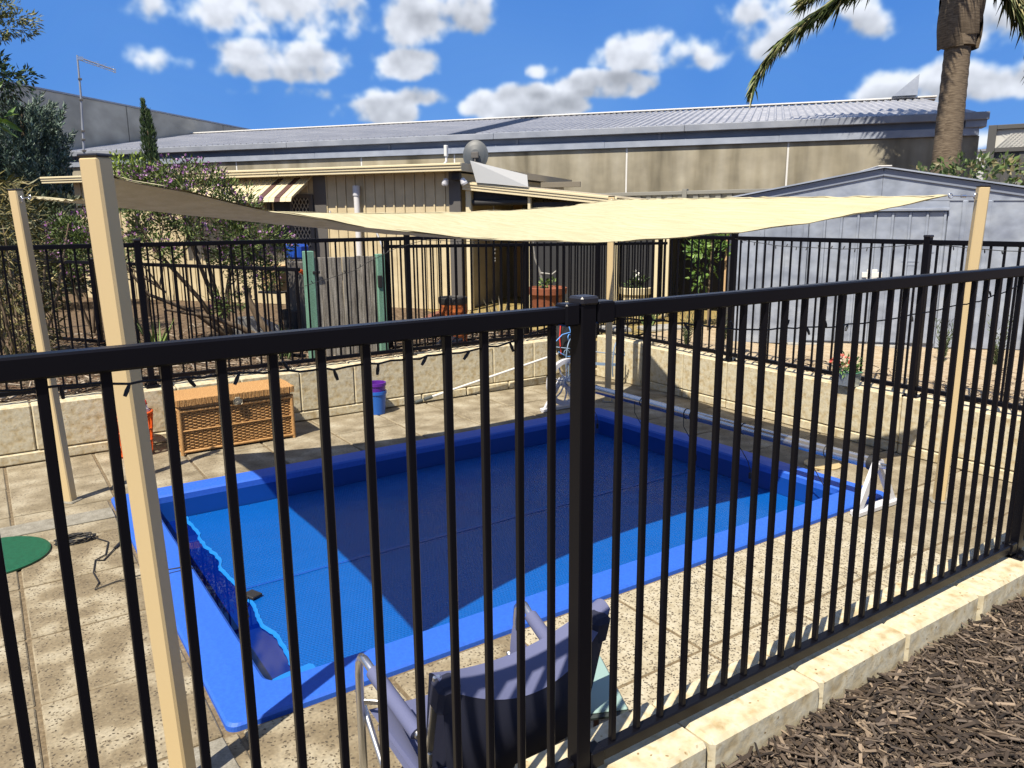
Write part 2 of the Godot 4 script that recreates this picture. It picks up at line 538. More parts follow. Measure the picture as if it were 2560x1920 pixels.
	M.terracotta = mat(Color(0.26, 0.085, 0.042), 0.8, 0, ramp_img(nm, nn, [[0.0, rgb(210, 204, 200)], [1.0, rgb(255, 255, 255)]], 0.12), 0.6)
	M.brick = mat(Color(0.26, 0.11, 0.07), 0.95, 0, ramp_img(nm, nn, [[0.0, rgb(190, 180, 176)], [1.0, rgb(255, 255, 255)]], 0.2), 0.3)
	var wk := ramp_img(nm, nn, [[0.0, rgb(140, 98, 54)], [0.5, rgb(194, 150, 94)], [1.0, rgb(224, 186, 128)]], 0.22)
	M.wicker = mat(Color(0.70, 0.68, 0.66), 0.7, 0, wk, 0.14)
	M.wicker_dark = mat(Color(0.13, 0.065, 0.025), 0.8)
	M.brass = mat(Color(0.30, 0.27, 0.20), 0.45, 0.6)
	M.lavender = mat(Color(0.095, 0.108, 0.205), 0.85)
	M.fabric_shaded = mat(Color(0.010, 0.013, 0.034), 0.85)  # chair fabric with the shade of its rear face put into the colour
	M.fabric_shaded.cull_mode = BaseMaterial3D.CULL_DISABLED
	M.lavender.cull_mode = BaseMaterial3D.CULL_DISABLED
	M.mint = mat(Color(0.24, 0.36, 0.345), 0.4)
	M.blue_bucket = mat(Color(0.012, 0.10, 0.42), 0.4)
	M.purple = mat(Color(0.085, 0.012, 0.24), 0.4)
	M.orange = mat(Color(0.58, 0.085, 0.01), 0.45)
	M.red = mat(Color(0.55, 0.03, 0.02), 0.6)
	M.green_disc = mat(Color(0.006, 0.10, 0.045), 0.5, 0, ramp_img(nm, nn, [[0.0, rgb(190, 200, 190)], [1.0, rgb(255, 255, 255)]], 0.25), 0.4)
	M.lid = mat(Color(0.44, 0.34, 0.18), 0.5)
	M.rope = mat(Color(0.10, 0.30, 0.72), 0.7)
	M.iron = mat(Color(0.16, 0.23, 0.33), 0.5, 0.3)
	M.card = mat(Color(0.50, 0.34, 0.18), 0.9)
	M.paper = mat(Color(0.80, 0.80, 0.80), 0.8)
	M.bark = mat(Color(0.20, 0.16, 0.12), 0.95, 0, ramp_img(gray(51, 0.03, 5, 256, Vector2i(1, 6)), gray(52, 0.1, 3, 256), [[0.0, rgb(150, 140, 126)], [1.0, rgb(255, 250, 240)]], 0.2), 0.3)
	M.palm_bark = mat(Color(0.42, 0.41, 0.40), 0.95, 0, ramp_img(gray(53, 0.03, 5, 512, Vector2i(5, 1)), nn, [[0.0, rgb(92, 80, 66)], [0.5, rgb(150, 134, 114)], [1.0, rgb(186, 172, 150)]], 0.2), 0.5)
	M.colorbond = mat(Color(0.17, 0.17, 0.155), 0.6)
	M.colorbond_dark = mat(Color(0.062, 0.062, 0.06), 0.6)
	M.lattice = mat(Color(0.46, 0.46, 0.43), 0.8)
	M.stone_white = mat(Color(0.38, 0.375, 0.36), 0.9, 0, ramp_img(nm, nn, [[0.0, rgb(200, 200, 196)], [1.0, rgb(255, 255, 252)]], 0.14), 0.6)
	M.leaf = leafmat(0.35)
	M.needle = leafmat(0.12)
	M.flower = leafmat(0.3)
	M.chip = colmat(0.95)
	M.chip.albedo_color = Color(1.0, 0.99, 0.98)

# ---------------------------------------------------------------- ground, deck
func setting():
	var g := Mb.new()
	var x0 := -5.0
	var x1 := 5.74
	var z0 := -4.62
	var z1 := 1.38
	var y := 0.42
	var R := 320.0
	g.quad_out(Vector3(-R, y, -R), Vector3(R, y, -R), Vector3(R, y, z0), Vector3(-R, y, z0), Vector3.UP)
	g.quad_out(Vector3(-R, y, z0), Vector3(x0, y, z0), Vector3(x0, y, z1), Vector3(-R, y, z1), Vector3.UP)
	g.quad_out(Vector3(x1, y, z0), Vector3(R, y, z0), Vector3(R, y, z1), Vector3(x1, y, z1), Vector3.UP)
	g.quad_out(Vector3(-R, y - 0.06, z1), Vector3(R, y - 0.06, z1), Vector3(R, y - 0.06, R), Vector3(-R, y - 0.06, R), Vector3.UP)
	g.quad_out(Vector3(x1, y - 0.06, z1), Vector3(R, y - 0.06, z1), Vector3(R, y, z1), Vector3(x1, y, z1), Vector3.BACK)
	g.quad_out(Vector3(x0, y, z0), Vector3(x0, y, z1), Vector3(x0, -0.1, z1), Vector3(x0, -0.1, z0), Vector3.RIGHT)
	struct("ground", g, M.litter)
	var nz := noise(61, 0.8, 4)
	var bed := Mb.new()
	bed.grid(func(u, v):
		var p := Vector3(lerpf(-4, 5.5, u), 0, lerpf(1.5, 5.0, v))
		p.y = 0.385 + nz.get_noise_2d(p.x * 2.0, p.z * 2.0) * 0.03
		return p, 90, 40)
	struct("mulch_bed", bed, M.soil)
	var rear := Mb.new()
	rear.grid(func(u, v):
		var p := Vector3(lerpf(-5, 5.4, u), 0, lerpf(-15, -4.68, v))
		p.y = 0.455 + nz.get_noise_2d(p.x * 1.4, p.z * 1.4) * 0.03
		return p, 80, 80)
	struct("garden_bed", rear, M.litter)
	var sandm := Mb.new()
	sandm.grid(func(u, v):
		var p := Vector3(lerpf(5.75, 10.0, u), 0, lerpf(-4.4, 1.2, v))
		p.y = 0.46 + nz.get_noise_2d(p.x * 1.1, p.z * 1.1) * 0.05 + nz.get_noise_2d(p.x * 5, p.z * 5) * 0.012
		return p, 60, 80)
	struct("sand_path", sandm, M.sand)
	var lawn := Mb.new()
	lawn.grid(func(u, v):
		var p := Vector3(lerpf(5.42, 12.0, u), 0, lerpf(-10.0, -4.42, v))
		p.y = 0.45 + nz.get_noise_2d(p.x, p.z) * 0.03
		return p, 40, 40)
	struct("dry_lawn", lawn, M.drygrass)
	# paving: mortar bed and slabs one by one
	var mb := Mb.new()
	for r in [[-5.0, 5.62, -4.5, -3.10], [-5.0, 5.62, -0.02, 1.36], [-5.0, 0.02, -3.10, -0.02], [4.48, 5.62, -3.10, -0.02]]:
		mb.quad_out(Vector3(r[0], -0.010, r[2]), Vector3(r[1], -0.010, r[2]), Vector3(r[1], -0.010, r[3]), Vector3(r[0], -0.010, r[3]), Vector3.UP)
	var pav := struct("pool_paving", mb, M.grout)
	var xs := []
	var k := -5.0
	for i in range(-11, 7): xs.append(1.937 + i * 0.632)
	xs[-1] = 5.60
	var zs := [-4.44, -3.80, -3.128]
	for i in 5: zs.append(-3.128 + (i + 1) * 0.6256)
	zs[-1] = 0.006
	zs.append(0.625); zs.append(1.30)
	for i in xs.size() - 1:
		for j in zs.size() - 1:
			var a := Vector2(xs[i], zs[j])
			var b := Vector2(xs[i + 1], zs[j + 1])
			# cut away what the pool takes
			if a.y > -3.2 and b.y < 0.1 and j >= 2:
				if a.x >= -0.01 and b.x <= 4.51: continue
				if a.x < 0.0 and b.x > 0.0: b.x = -0.008
				if a.x < 4.5 and b.x > 4.5: a.x = 4.512
			if b.x - a.x < 0.06: continue
			var gap := 0.010
			var s := Vector3(b.x - a.x - gap * 2, 0.045, b.y - a.y - gap * 2)
			var m := Mb.new()
			var tilt := Basis.from_euler(Vector3(rng.randf_range(-1, 1) * 0.003, rng.randf_range(-1, 1) * 0.004, rng.randf_range(-1, 1) * 0.003))
			m.box(Vector3((a.x + b.x) / 2, -0.0225 + rng.randf_range(-0.002, 0.002), (a.y + b.y) / 2), s, tilt, 0.006)
			var mm: Material = M.tile_clean
			if a.y < -3.0 or (a.x < -0.3 and a.y < -2.0): mm = M.tile_worn
			elif a.x < 0.9 : mm = M.tile_dirty
			elif a.x > 4.4 or a.x > 3.7: mm = M.tile_worn
			if a.x < 0.0 and a.y < -2.4 and a.y > -2.6: mm = M.tile_dirty
			part(pav, "slab", m, mm)
	var st := Mb.new()
	st.box(Vector3(-1.4, 0.003, -2.82), Vector3(2.76, 0.012, 0.2), Basis(), 0.004)
	part(pav, "cement_strip", st, M.cement)
	var st2 := Mb.new()
	st2.box(Vector3(-0.09, 0.002, 0.33), Vector3(0.15, 0.010, 0.62), Basis(Vector3.UP, 0.03), 0.004)
	part(pav, "cement_strip", st2, M.cement)

func chips(called: String, rects: Array, count: int, lmin: float, lmax: float, cols: Array, sd: int):
	var r := RandomNumberGenerator.new()
	r.seed = sd
	var m := Mb.new()
	m.colored = true
	m.box(Vector3.ZERO, Vector3(0.11, 0.05, 1.0), Basis(), 0.0)
	var mm := MultiMesh.new()
	mm.transform_format = MultiMesh.TRANSFORM_3D
	mm.use_colors = true
	mm.mesh = m.mesh()
	mm.instance_count = count
	for i in count:
		var q: Array = rects[r.randi() % rects.size()]
		var p := Vector3(r.randf_range(q[0], q[1]), q[4] + r.randf_range(-0.012, 0.022), r.randf_range(q[2], q[3]))
		var l := lerpf(lmin, lmax, pow(r.randf(), 2.4))
		var b := Basis.from_euler(Vector3(r.randf_range(-0.35, 0.35), r.randf() * TAU, r.randf_range(-0.8, 0.8)))
		b = b * Basis.from_scale(Vector3(l * r.randf_range(0.6, 1.4), l * r.randf_range(0.4, 1.4), l))
		mm.set_instance_transform(i, Transform3D(b, p))
		var cc: Color = cols[r.randi() % cols.size()]
		mm.set_instance_color(i, cc * r.randf_range(0.7, 1.25))
	var o := MultiMeshInstance3D.new()
	o.multimesh = mm
	o.material_override = M.chip
	o.name = numbered(self, called)
	add_child(o, true)
	stuff(o)
	return o

func block(par: Node, ctr: Vector3, size: Vector3, turn: float, m: Material, bev := 0.006, called := "block"):
	var mb := Mb.new()
	mb.box(ctr, size, Basis(Vector3.UP, turn), bev)
	return part(par, called, mb, m)

func walls():
	# far wall
	var w := thing("limestone_wall", "low cream limestone block wall behind the wicker chest", "wall", Vector3(1.3, 0, -4.56))
	var core := Mb.new()
	core.box(Vector3(0.4, 0.235, -4.575), Vector3(10.4, 0.46, 0.22))
	part(w, "mortar", core, M.mortar)
	var x := -4.8
	while x < 5.6:
		var l := 0.555
		if x + l > 5.56: l = 5.56 - x
		if l > 0.1:
			var dj := rng.randf_range(-0.003, 0.004)
			var hh: float = 0.475 + clampf((x + 0.5) * 0.008, 0.0, 0.04)
			block(w, Vector3(x + l / 2, 0.095 + (hh - 0.095) / 2, -4.57 + dj), Vector3(l - 0.007, hh - 0.097, 0.245), 0.0, M.lime, 0.01)
			block(w, Vector3(x + l / 2 + 0.2, 0.044, -4.565 - dj), Vector3(l - 0.009, 0.092, 0.245), 0.0, M.lime, 0.012)
		x += 0.5555
	# right wall, slightly out of square
	var r := thing("limestone_wall", "low cream limestone block wall running along the pool cover roller", "wall", Vector3(5.6, 0, -1.4))
	var a := Vector3(5.60, 0, -3.62)
	var b := Vector3(5.42, 0, 1.32)
	var d := (b - a).normalized()
	var ln := (b - a).length()
	var side := d.cross(Vector3.UP)
	if side.x < 0: side = -side
	var ang := atan2(-d.z, d.x)
	var c2 := Mb.new()
	c2.box((a + b) / 2 + side * 0.125 + Vector3.UP * 0.235, Vector3(ln, 0.46, 0.22), Basis(Vector3.UP, ang))
	part(r, "mortar", c2, M.mortar)
	var t := 0.0
	while t < ln - 0.1:
		var l := minf(0.62, ln - t)
		var p := a + d * (t + l / 2) + side * (0.12 + rng.randf_range(-0.002, 0.003))
		block(r, p + Vector3.UP * 0.285, Vector3(l - 0.006, 0.39, 0.245), ang, M.lime, 0.01)
		block(r, p + Vector3.UP * 0.042, Vector3(l - 0.008, 0.088, 0.245), ang, M.lime, 0.012)
		t += 0.62
	block(r, Vector3(5.71, 0.255, -4.04), Vector3(0.26, 0.51, 0.79), 0.0, M.lime, 0.012)
	# near wall under the front fence
	var n := thing("limestone_wall", "low pale limestone block wall under the near black fence, beside the mulch", "wall", Vector3(1.2, 0, 1.43))
	var c3 := Mb.new()
	c3.box(Vector3(0.5, 0.24, 1.415), Vector3(10.0, 0.46, 0.2))
	part(n, "mortar", c3, M.mortar)
	for i in range(-9, 9):
		var xx := 0.939 + i * 0.5
		if xx > 5.2: break
		var dz := rng.randf_range(-0.006, 0.006)
		var tw := rng.randf_range(-0.008, 0.008)
		block(n, Vector3(xx + 0.25, 0.40 + rng.randf_range(-0.003, 0.004), 1.415 + dz), Vector3(0.494, 0.2, 0.245), tw, M.lime, 0.012)
		block(n, Vector3(xx + 0.05, 0.15, 1.414 + dz), Vector3(0.49, 0.29, 0.243), 0, M.lime, 0.012)
	var o = chips("mulch_chips", [[0.2, 4.2, 1.55, 2.9, 0.402], [0.6, 3.2, 1.56, 2.3, 0.402]], 34000, 0.010, 0.085, [Color(0.058, 0.043, 0.032), Color(0.038, 0.028, 0.021), Color(0.085, 0.064, 0.048), Color(0.125, 0.10, 0.078), Color(0.022, 0.016, 0.012), Color(0.05, 0.036, 0.024), Color(0.21, 0.165, 0.12)], 5)
	tag(o, "dark brown shredded bark mulch at the lower right corner", "mulch")
	var o2 = chips("leaf_litter", [[-2.5, 3.0, -9, -4.75, 0.468], [-1.5, 2.0, -6.5, -4.75, 0.468], [3.0, 5.2, -7.5, -4.75, 0.468]], 9000, 0.03, 0.16, [Color(0.17, 0.135, 0.095), Color(0.24, 0.20, 0.15), Color(0.09, 0.065, 0.04), Color(0.32, 0.28, 0.22), Color(0.14, 0.08, 0.045)], 6)
	tag(o2, "dry brown leaf litter and bark over the garden behind the far fence", "leaf litter")
	var o3 = chips("leaf_litter", [[5.8, 6.5, -2.2, 1.0, 0.475], [5.8, 7.4, -0.6, 0.9, 0.475]], 1500, 0.02, 0.1, [Color(0.06, 0.04, 0.025), Color(0.1, 0.07, 0.045), Color(0.2, 0.165, 0.12)], 8)
	tag(o3, "dark bark pieces on the sand along the right fence", "leaf litter")

func pool():
	var p := thing("swimming_pool", "small rectangular pool with a bright blue rim", "pool", Vector3(2.25, 0, -1.56))
	var L := 4.503
	var Wd := 3.118
	var ia := Vector2(0.22, -2.90)
	var ib := Vector2(4.29, -0.215)
	# rim as one rounded frame
	var outer := []
	var inner := []
	for q in [[0, 0], [1, 0], [1, 1], [0, 1]]:
		var oc := Vector2(0.03 if q[0] == 0 else L - 0.06, -0.02 if q[1] == 0 else -Wd + 0.05)
		var ro := 0.045
		var ic := Vector2(ia.x + 0.07 if q[0] == 0 else ib.x - 0.07, ib.y - 0.07 if q[1] == 0 else ia.y + 0.07)
		var st: float = [PI / 2, 0.0, -PI / 2, PI][q[0] + 2 * q[1] if q[1] == 0 else (2 if q[0] == 1 else 3)]
		if q[0] == 0 and q[1] == 0: st = PI / 2
		if q[0] == 1 and q[1] == 0: st = 0.0
		if q[0] == 1 and q[1] == 1: st = -PI / 2
		if q[0] == 0 and q[1] == 1: st = PI
		for k in 7:
			var an := st + (PI / 2) * (1.0 - k / 6.0)
			var dv := Vector2(cos(an), sin(an))
			oc.x = clampf(oc.x, ro, L - ro); 
			outer.append(Vector2(clampf(oc.x, ro, L - ro), clampf(oc.y, -Wd + ro, -ro)) + dv * ro)
			inner.append(ic + dv * 0.07)
	var rim := Mb.new()
	var sh := Mb.new()
	var cnt := outer.size()
	var ringpt := func(i, w, y, pull):
		var o: Vector2 = outer[i % cnt]
		var n2: Vector2 = inner[i % cnt]
		var q := o.lerp(n2, w)
		if pull != 0.0:
			var cc := Vector2(2.25, -1.56)
			q += (cc - q).normalized() * pull
		return Vector3(q.x, y, q.y)
	var prof := [[0.0, -0.02, 0.0], [0.0, 0.012, 0.0], [0.04, 0.022, 0.0], [0.5, 0.026, 0.0], [0.94, 0.024, 0.0], [1.0, 0.012, 0.0], [1.0, -0.03, 0.0]]
	for i in cnt:
		for k in prof.size() - 1:
			var f = prof[k]
			var g = prof[k + 1]
			var out := Vector3.UP
			if k == 0: out = ringpt.call(i, 0, 0, 0) - Vector3(2.25, 0, -1.56)
			if k == prof.size() - 2: out = Vector3(2.25, 0, -1.56) - ringpt.call(i, 1, 0, 0)
			rim.quad_out(ringpt.call(i, f[0], f[1], 0), ringpt.call(i + 1, f[0], f[1], 0), ringpt.call(i + 1, g[0], g[1], 0), ringpt.call(i, g[0], g[1], 0), out)
		var levels := [[-0.03, 0.0], [-0.25, 0.02], [-0.9, 0.08], [-1.2, 0.25]]
		for k in 3:
			sh.quad_out(ringpt.call(i, 1.0, levels[k][0], levels[k][1]), ringpt.call(i + 1, 1.0, levels[k][0], levels[k][1]), ringpt.call(i + 1, 1.0, levels[k + 1][0], levels[k + 1][1]), ringpt.call(i, 1.0, levels[k + 1][0], levels[k + 1][1]), Vector3(2.25, 0, -1.56) - ringpt.call(i, 1, 0, 0))
		sh.tri_out(ringpt.call(i, 1.0, -1.2, 0.25), ringpt.call(i + 1, 1.0, -1.2, 0.25), Vector3(2.25, -1.25, -1.56), Vector3.UP)
	part(p, "rim", rim, M.coping)
	part(p, "shell", sh, M.shell)
	var seam := Mb.new()
	seam.box(Vector3(0.11, 0.024, -1.55), Vector3(0.21, 0.008, 0.006))
	part(p, "rim_joint", seam, M.black_matt)
	# water
	var w := Mb.new()
	w.quad_out(Vector3(ia.x - 0.01, -0.172, ia.y - 0.01), Vector3(ib.x + 0.01, -0.172, ia.y - 0.01), Vector3(ib.x + 0.01, -0.172, ib.y + 0.01), Vector3(ia.x - 0.01, -0.172, ib.y + 0.01), Vector3.UP)
	struct("water", w, M.water)
	# floating bubble cover
	var nz := noise(71, 0.5, 3)
	var ne := noise(72, 3.0, 4)
	var cover := thing("pool_cover", "blue bubble pool cover floating on the water", "pool cover", Vector3(2.3, -0.165, -1.5))
	var surf := func(u, v):
		var z := lerpf(-2.88, -0.222, v)
		var xl := 0.455 + ne.get_noise_1d(z) * 0.035
		if v > 0.94: xl = 0.40
		var x = lerpf(xl, 4.27, u)
		var y := -0.160 + nz.get_noise_2d(x * 2.0, z * 2.0) * 0.006 + nz.get_noise_2d(x * 7.0 + 40.0, z * 7.0) * 0.0022
		if absf(z + 1.52) < 0.03: y -= 0.004
		return Vector3(x, y, z)
	var cm := Mb.new()
	cm.grid(surf, 150, 110, true)
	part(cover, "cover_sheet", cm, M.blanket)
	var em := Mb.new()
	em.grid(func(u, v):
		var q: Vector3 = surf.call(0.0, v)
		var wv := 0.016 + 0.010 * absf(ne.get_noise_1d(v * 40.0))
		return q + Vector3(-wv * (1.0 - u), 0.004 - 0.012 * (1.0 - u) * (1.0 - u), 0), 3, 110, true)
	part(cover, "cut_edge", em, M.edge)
	var sm := Mb.new()
	sm.grid(func(u, v):
		var q: Vector3 = surf.call(v, 0.5115)
		return q + Vector3(0, 0.0025, (u - 0.5) * 0.022), 2, 100)
	part(cover, "seam", sm, mat(Color(0.003, 0.06, 0.34), 0.35))
	var fm := Mb.new()
	fm.grid(func(u, v):
		return Vector3(lerpf(0.30, 0.52, u), -0.1555 + 0.004 * sin(u * 5.0), lerpf(-0.50 - 0.05 * u, -0.30, v)), 8, 8, true)
	part(cover, "folded_corner", fm, M.edge)
	# small clip lying on the cover edge
	var t := thing("pool_thermometer", "small black thermometer on the left edge of the pool cover", "thermometer", Vector3(0.47, -0.15, -1.38))
	var tm := Mb.new()
	tm.box(Vector3(0.48, -0.145, -1.38), Vector3(0.07, 0.02, 0.09), Basis(Vector3.UP, 0.4), 0.005)
	part(t, "case", tm, M.black_matt)
	var cd := Mb.new()
	cd.tube([Vector3(0.45, -0.14, -1.36), Vector3(0.41, -0.155, -1.28), Vector3(0.40, -0.166, -1.18)], 0.003, 5)
	part(t, "cord", cd, M.black_matt)

# ---------------------------------------------------------------- fences

func fence_panel(par: Node, a: Vector3, b: Vector3, ha: float, hb: float, pk: float, ts: Array, rw := 0.025, rh := 0.038, m: Material = null):
	if m == null: m = M.black
	var d := b - a
	var up := Vector3.UP
	var tr := Mb.new()
	tr.bar(a + up * (ha - rh / 2), b + up * (hb - rh / 2), rw * 1.35, rh, 0.004)
	part(par, "top_rail", tr, m)
	var br := Mb.new()
	br.bar(a + up * rh / 2, b + up * rh / 2, rw * 1.35, rh, 0.004)
	part(par, "bottom_rail", br, m)
	var ang := atan2(-d.z, d.x)
	var ref := ha - rh * 2 + 0.004
	var pm := Mb.new()
	pm.box(Vector3(0, 0, 0), Vector3(pk, ref, pk), Basis(), pk * 0.14)
	var mesh := pm.mesh()
	for t in ts:
		var h: float = lerpf(ha, hb, t) - rh * 2 + 0.004
		var xf := Transform3D(Basis(up, ang) * Basis.from_scale(Vector3(1, h / ref, 1)), a + d * t + up * (rh + h / 2 - 0.002))
		part(par, "picket", mesh, m, xf)

func fence_post(par: Node, p: Vector3, h: float, w: float, ang := 0.0, base := true):
	var pm := Mb.new()
	pm.box(p + Vector3.UP * h / 2, Vector3(w, h, w), Basis(Vector3.UP, ang), 0.003)
	var o := part(par, "post", pm, M.black)
	var cm := Mb.new()
	cm.box(p + Vector3.UP * (h + 0.008), Vector3(w + 0.008, 0.02, w + 0.008), Basis(Vector3.UP, ang), 0.005)
	part(o, "post_cap", cm, M.cap)
	if base:
		var bm := Mb.new()
		bm.box(p + Vector3.UP * 0.006, Vector3(w + 0.07, 0.012, w + 0.07), Basis(Vector3.UP, ang), 0.003)
		for s in [Vector3(1, 0, 1), Vector3(-1, 0, 1), Vector3(1, 0, -1), Vector3(-1, 0, -1)]:
			bm.lathe(p + s * (w * 0.5 + 0.018) + Vector3.UP * 0.012, [Vector2(0.010, 0), Vector2(0.010, 0.010), Vector2(0.005, 0.014), Vector2(0.0, 0.014)], 8)
		part(o, "base_plate", bm, M.black)

func even(n: int) -> Array:
	var r := []
	for i in n: r.append((i + 0.5) / n)
	return r

func fences():
	var f := thing("pool_fence", "near black tubular pool fence across the foreground", "fence", Vector3(0.552, 0.5, 1.435))
	var z := 1.435
	var yb := 0.5255
	var H := 1.2015
	var ts := []
	var l := 2.92 - 0.552 - 0.05
	for k in 26: ts.append((0.665 + 0.0875 * k - 0.577) / l)
	fence_panel(f, Vector3(0.577, yb, z), Vector3(0.577 + l, yb, z), H, H, 0.0165, ts)
	ts = []
	var ll := 0.527 + 1.95
	for k in 26: ts.append((0.462 - 0.0888 * k + 1.95) / ll)
	fence_panel(f, Vector3(-1.95, yb, z), Vector3(0.527, yb, z), H - 0.004, H, 0.0165, ts.filter(func(q): return q > 0.01))
	fence_post(f, Vector3(0.552, 0.497, z), 1.232, 0.044)
	fence_post(f, Vector3(2.925, 0.497, z), 1.232, 0.044)
	ts = []
	fence_panel(f, Vector3(2.95, yb, z), Vector3(4.95, yb, z), H, H, 0.0165, even(22))
	for q in [[0.604, H - 0.019, 0.052], [0.60, 0.019, 0.046], [0.506, H - 0.019, 0.040], [2.872, H - 0.019, 0.05], [2.876, 0.019, 0.046]]:
		var bm := Mb.new()
		bm.box(Vector3(q[0], yb + q[1], z), Vector3(q[2], 0.050, 0.044), Basis(), 0.004)
		part(f, "rail_bracket", bm, M.black)
	# far fence on the far wall
	var g := thing("pool_fence", "far black tubular pool fence standing on the wall behind the chest and bucket", "fence", Vector3(1.8, 0.5, -4.575))
	var px := [-4.5, -1.97, 0.575, 3.125, 5.66]
	for i in px.size() - 1:
		fence_panel(g, Vector3(px[i] + 0.025, 0.545, -4.575), Vector3(px[i + 1] - 0.025, 0.545, -4.575), 1.195, 1.195, 0.016, even(25))
		if i > 0: fence_post(g, Vector3(px[i], 0.49, -4.575), 1.265, 0.05)
	# right fence on the right wall
	var r := thing("pool_fence", "black tubular pool fence along the right wall in front of the metal shed", "fence", Vector3(5.62, 0.49, -1.4))
	var zz := [-4.575, -2.42, -0.47, 1.95]
	var pt := func(q): return Vector3(5.70 - (q + 4.5) * 0.036, 0.53, q)
	for i in 3:
		fence_panel(r, pt.call(zz[i] + 0.03), pt.call(zz[i + 1] - 0.03), 1.195, 1.195, 0.016, even(21 if i == 0 else (19 if i == 1 else 24)))
	for i in 4:
		var q: Vector3 = pt.call(zz[i])
		q.y = 0.48
		fence_post(r, q, 1.265, 0.05)
	# rear garden fences
	var s := thing("garden_fence", "black tubular garden fence among the shrubs, left of the timber gate", "fence", Vector3(1.0, 0.48, -6.9))
	fence_panel(s, Vector3(-1.2, 0.5, -10.25), Vector3(2.2, 0.48, -5.22), 1.0, 0.95, 0.016, even(56))
	fence_post(s, Vector3(0.55, 0.46, -7.66), 1.02, 0.05, 0.95)
	var e := thing("garden_fence", "black tubular garden fence behind the far fence, right of the timber gate", "fence", Vector3(5.0, 0.43, -5.2))
	fence_panel(e, Vector3(3.20, 0.47, -5.2), Vector3(5.05, 0.46, -5.2), 1.17, 1.15, 0.016, even(18))
	fence_panel(e, Vector3(5.10, 0.46, -5.2), Vector3(7.5, 0.45, -5.2), 1.15, 1.12, 0.016, even(24))
	fence_post(e, Vector3(3.19, 0.43, -5.2), 1.25, 0.05)
	fence_post(e, Vector3(5.077, 0.43, -5.2), 1.22, 0.05)
	# timber gate
	var t := thing("timber_gate", "weathered grey timber gate hung between mint green posts", "gate", Vector3(2.7, 0.44, -5.18))
	for i in 9:
		var bm := Mb.new()
		var xx := 2.375 + i * 0.0775
		bm.box(Vector3(xx, 1.0 + rng.randf_range(-0.006, 0.006), -5.17 + rng.randf_range(-0.004, 0.004)), Vector3(0.074, 1.06, 0.018), Basis(Vector3.BACK, rng.randf_range(-0.006, 0.006)), 0.003)
		part(t, "board", bm, M.timber if i % 2 == 0 else M.timber_b)
	for yy in [0.7, 1.32]:
		var bm := Mb.new()
		bm.box(Vector3(2.685, yy, -5.2), Vector3(0.72, 0.09, 0.03), Basis(), 0.004)
		part(t, "brace", bm, M.timber_b)
	for q in [[2.285, 1.60], [3.085, 1.545]]:
		var gm := Mb.new()
		gm.box(Vector3(q[0], (q[1] + 0.42) / 2, -5.18), Vector3(0.095, q[1] - 0.42, 0.095), Basis(), 0.006)
		part(t, "gate_post", gm, M.green_post)
	for yy in [0.78, 1.38]:
		var hm := Mb.new()
		hm.box(Vector3(2.345, yy, -5.135), Vector3(0.08, 0.03, 0.02), Basis(), 0.004)
		part(t, "hinge", hm, M.black_matt)
	var lm := Mb.new()
	lm.box(Vector3(3.06, 1.25, -5.128), Vector3(0.05, 0.13, 0.02), Basis(), 0.004)
	part(t, "latch", lm, M.black_matt)

func ring(mb: Mb, ctr: Vector3, nrm: Vector3, R: float, r: float, k := 14):
	var x := nrm.cross(Vector3.UP)
	if x.length() < 0.1: x = nrm.cross(Vector3.RIGHT)
	x = x.normalized()
	var y := nrm.normalized().cross(x)
	var pts := []
	for i in k + 1:
		var a := TAU * i / k
		pts.append(ctr + x * cos(a) * R + y * sin(a) * R)
	mb.tube(pts, r, 6, false)

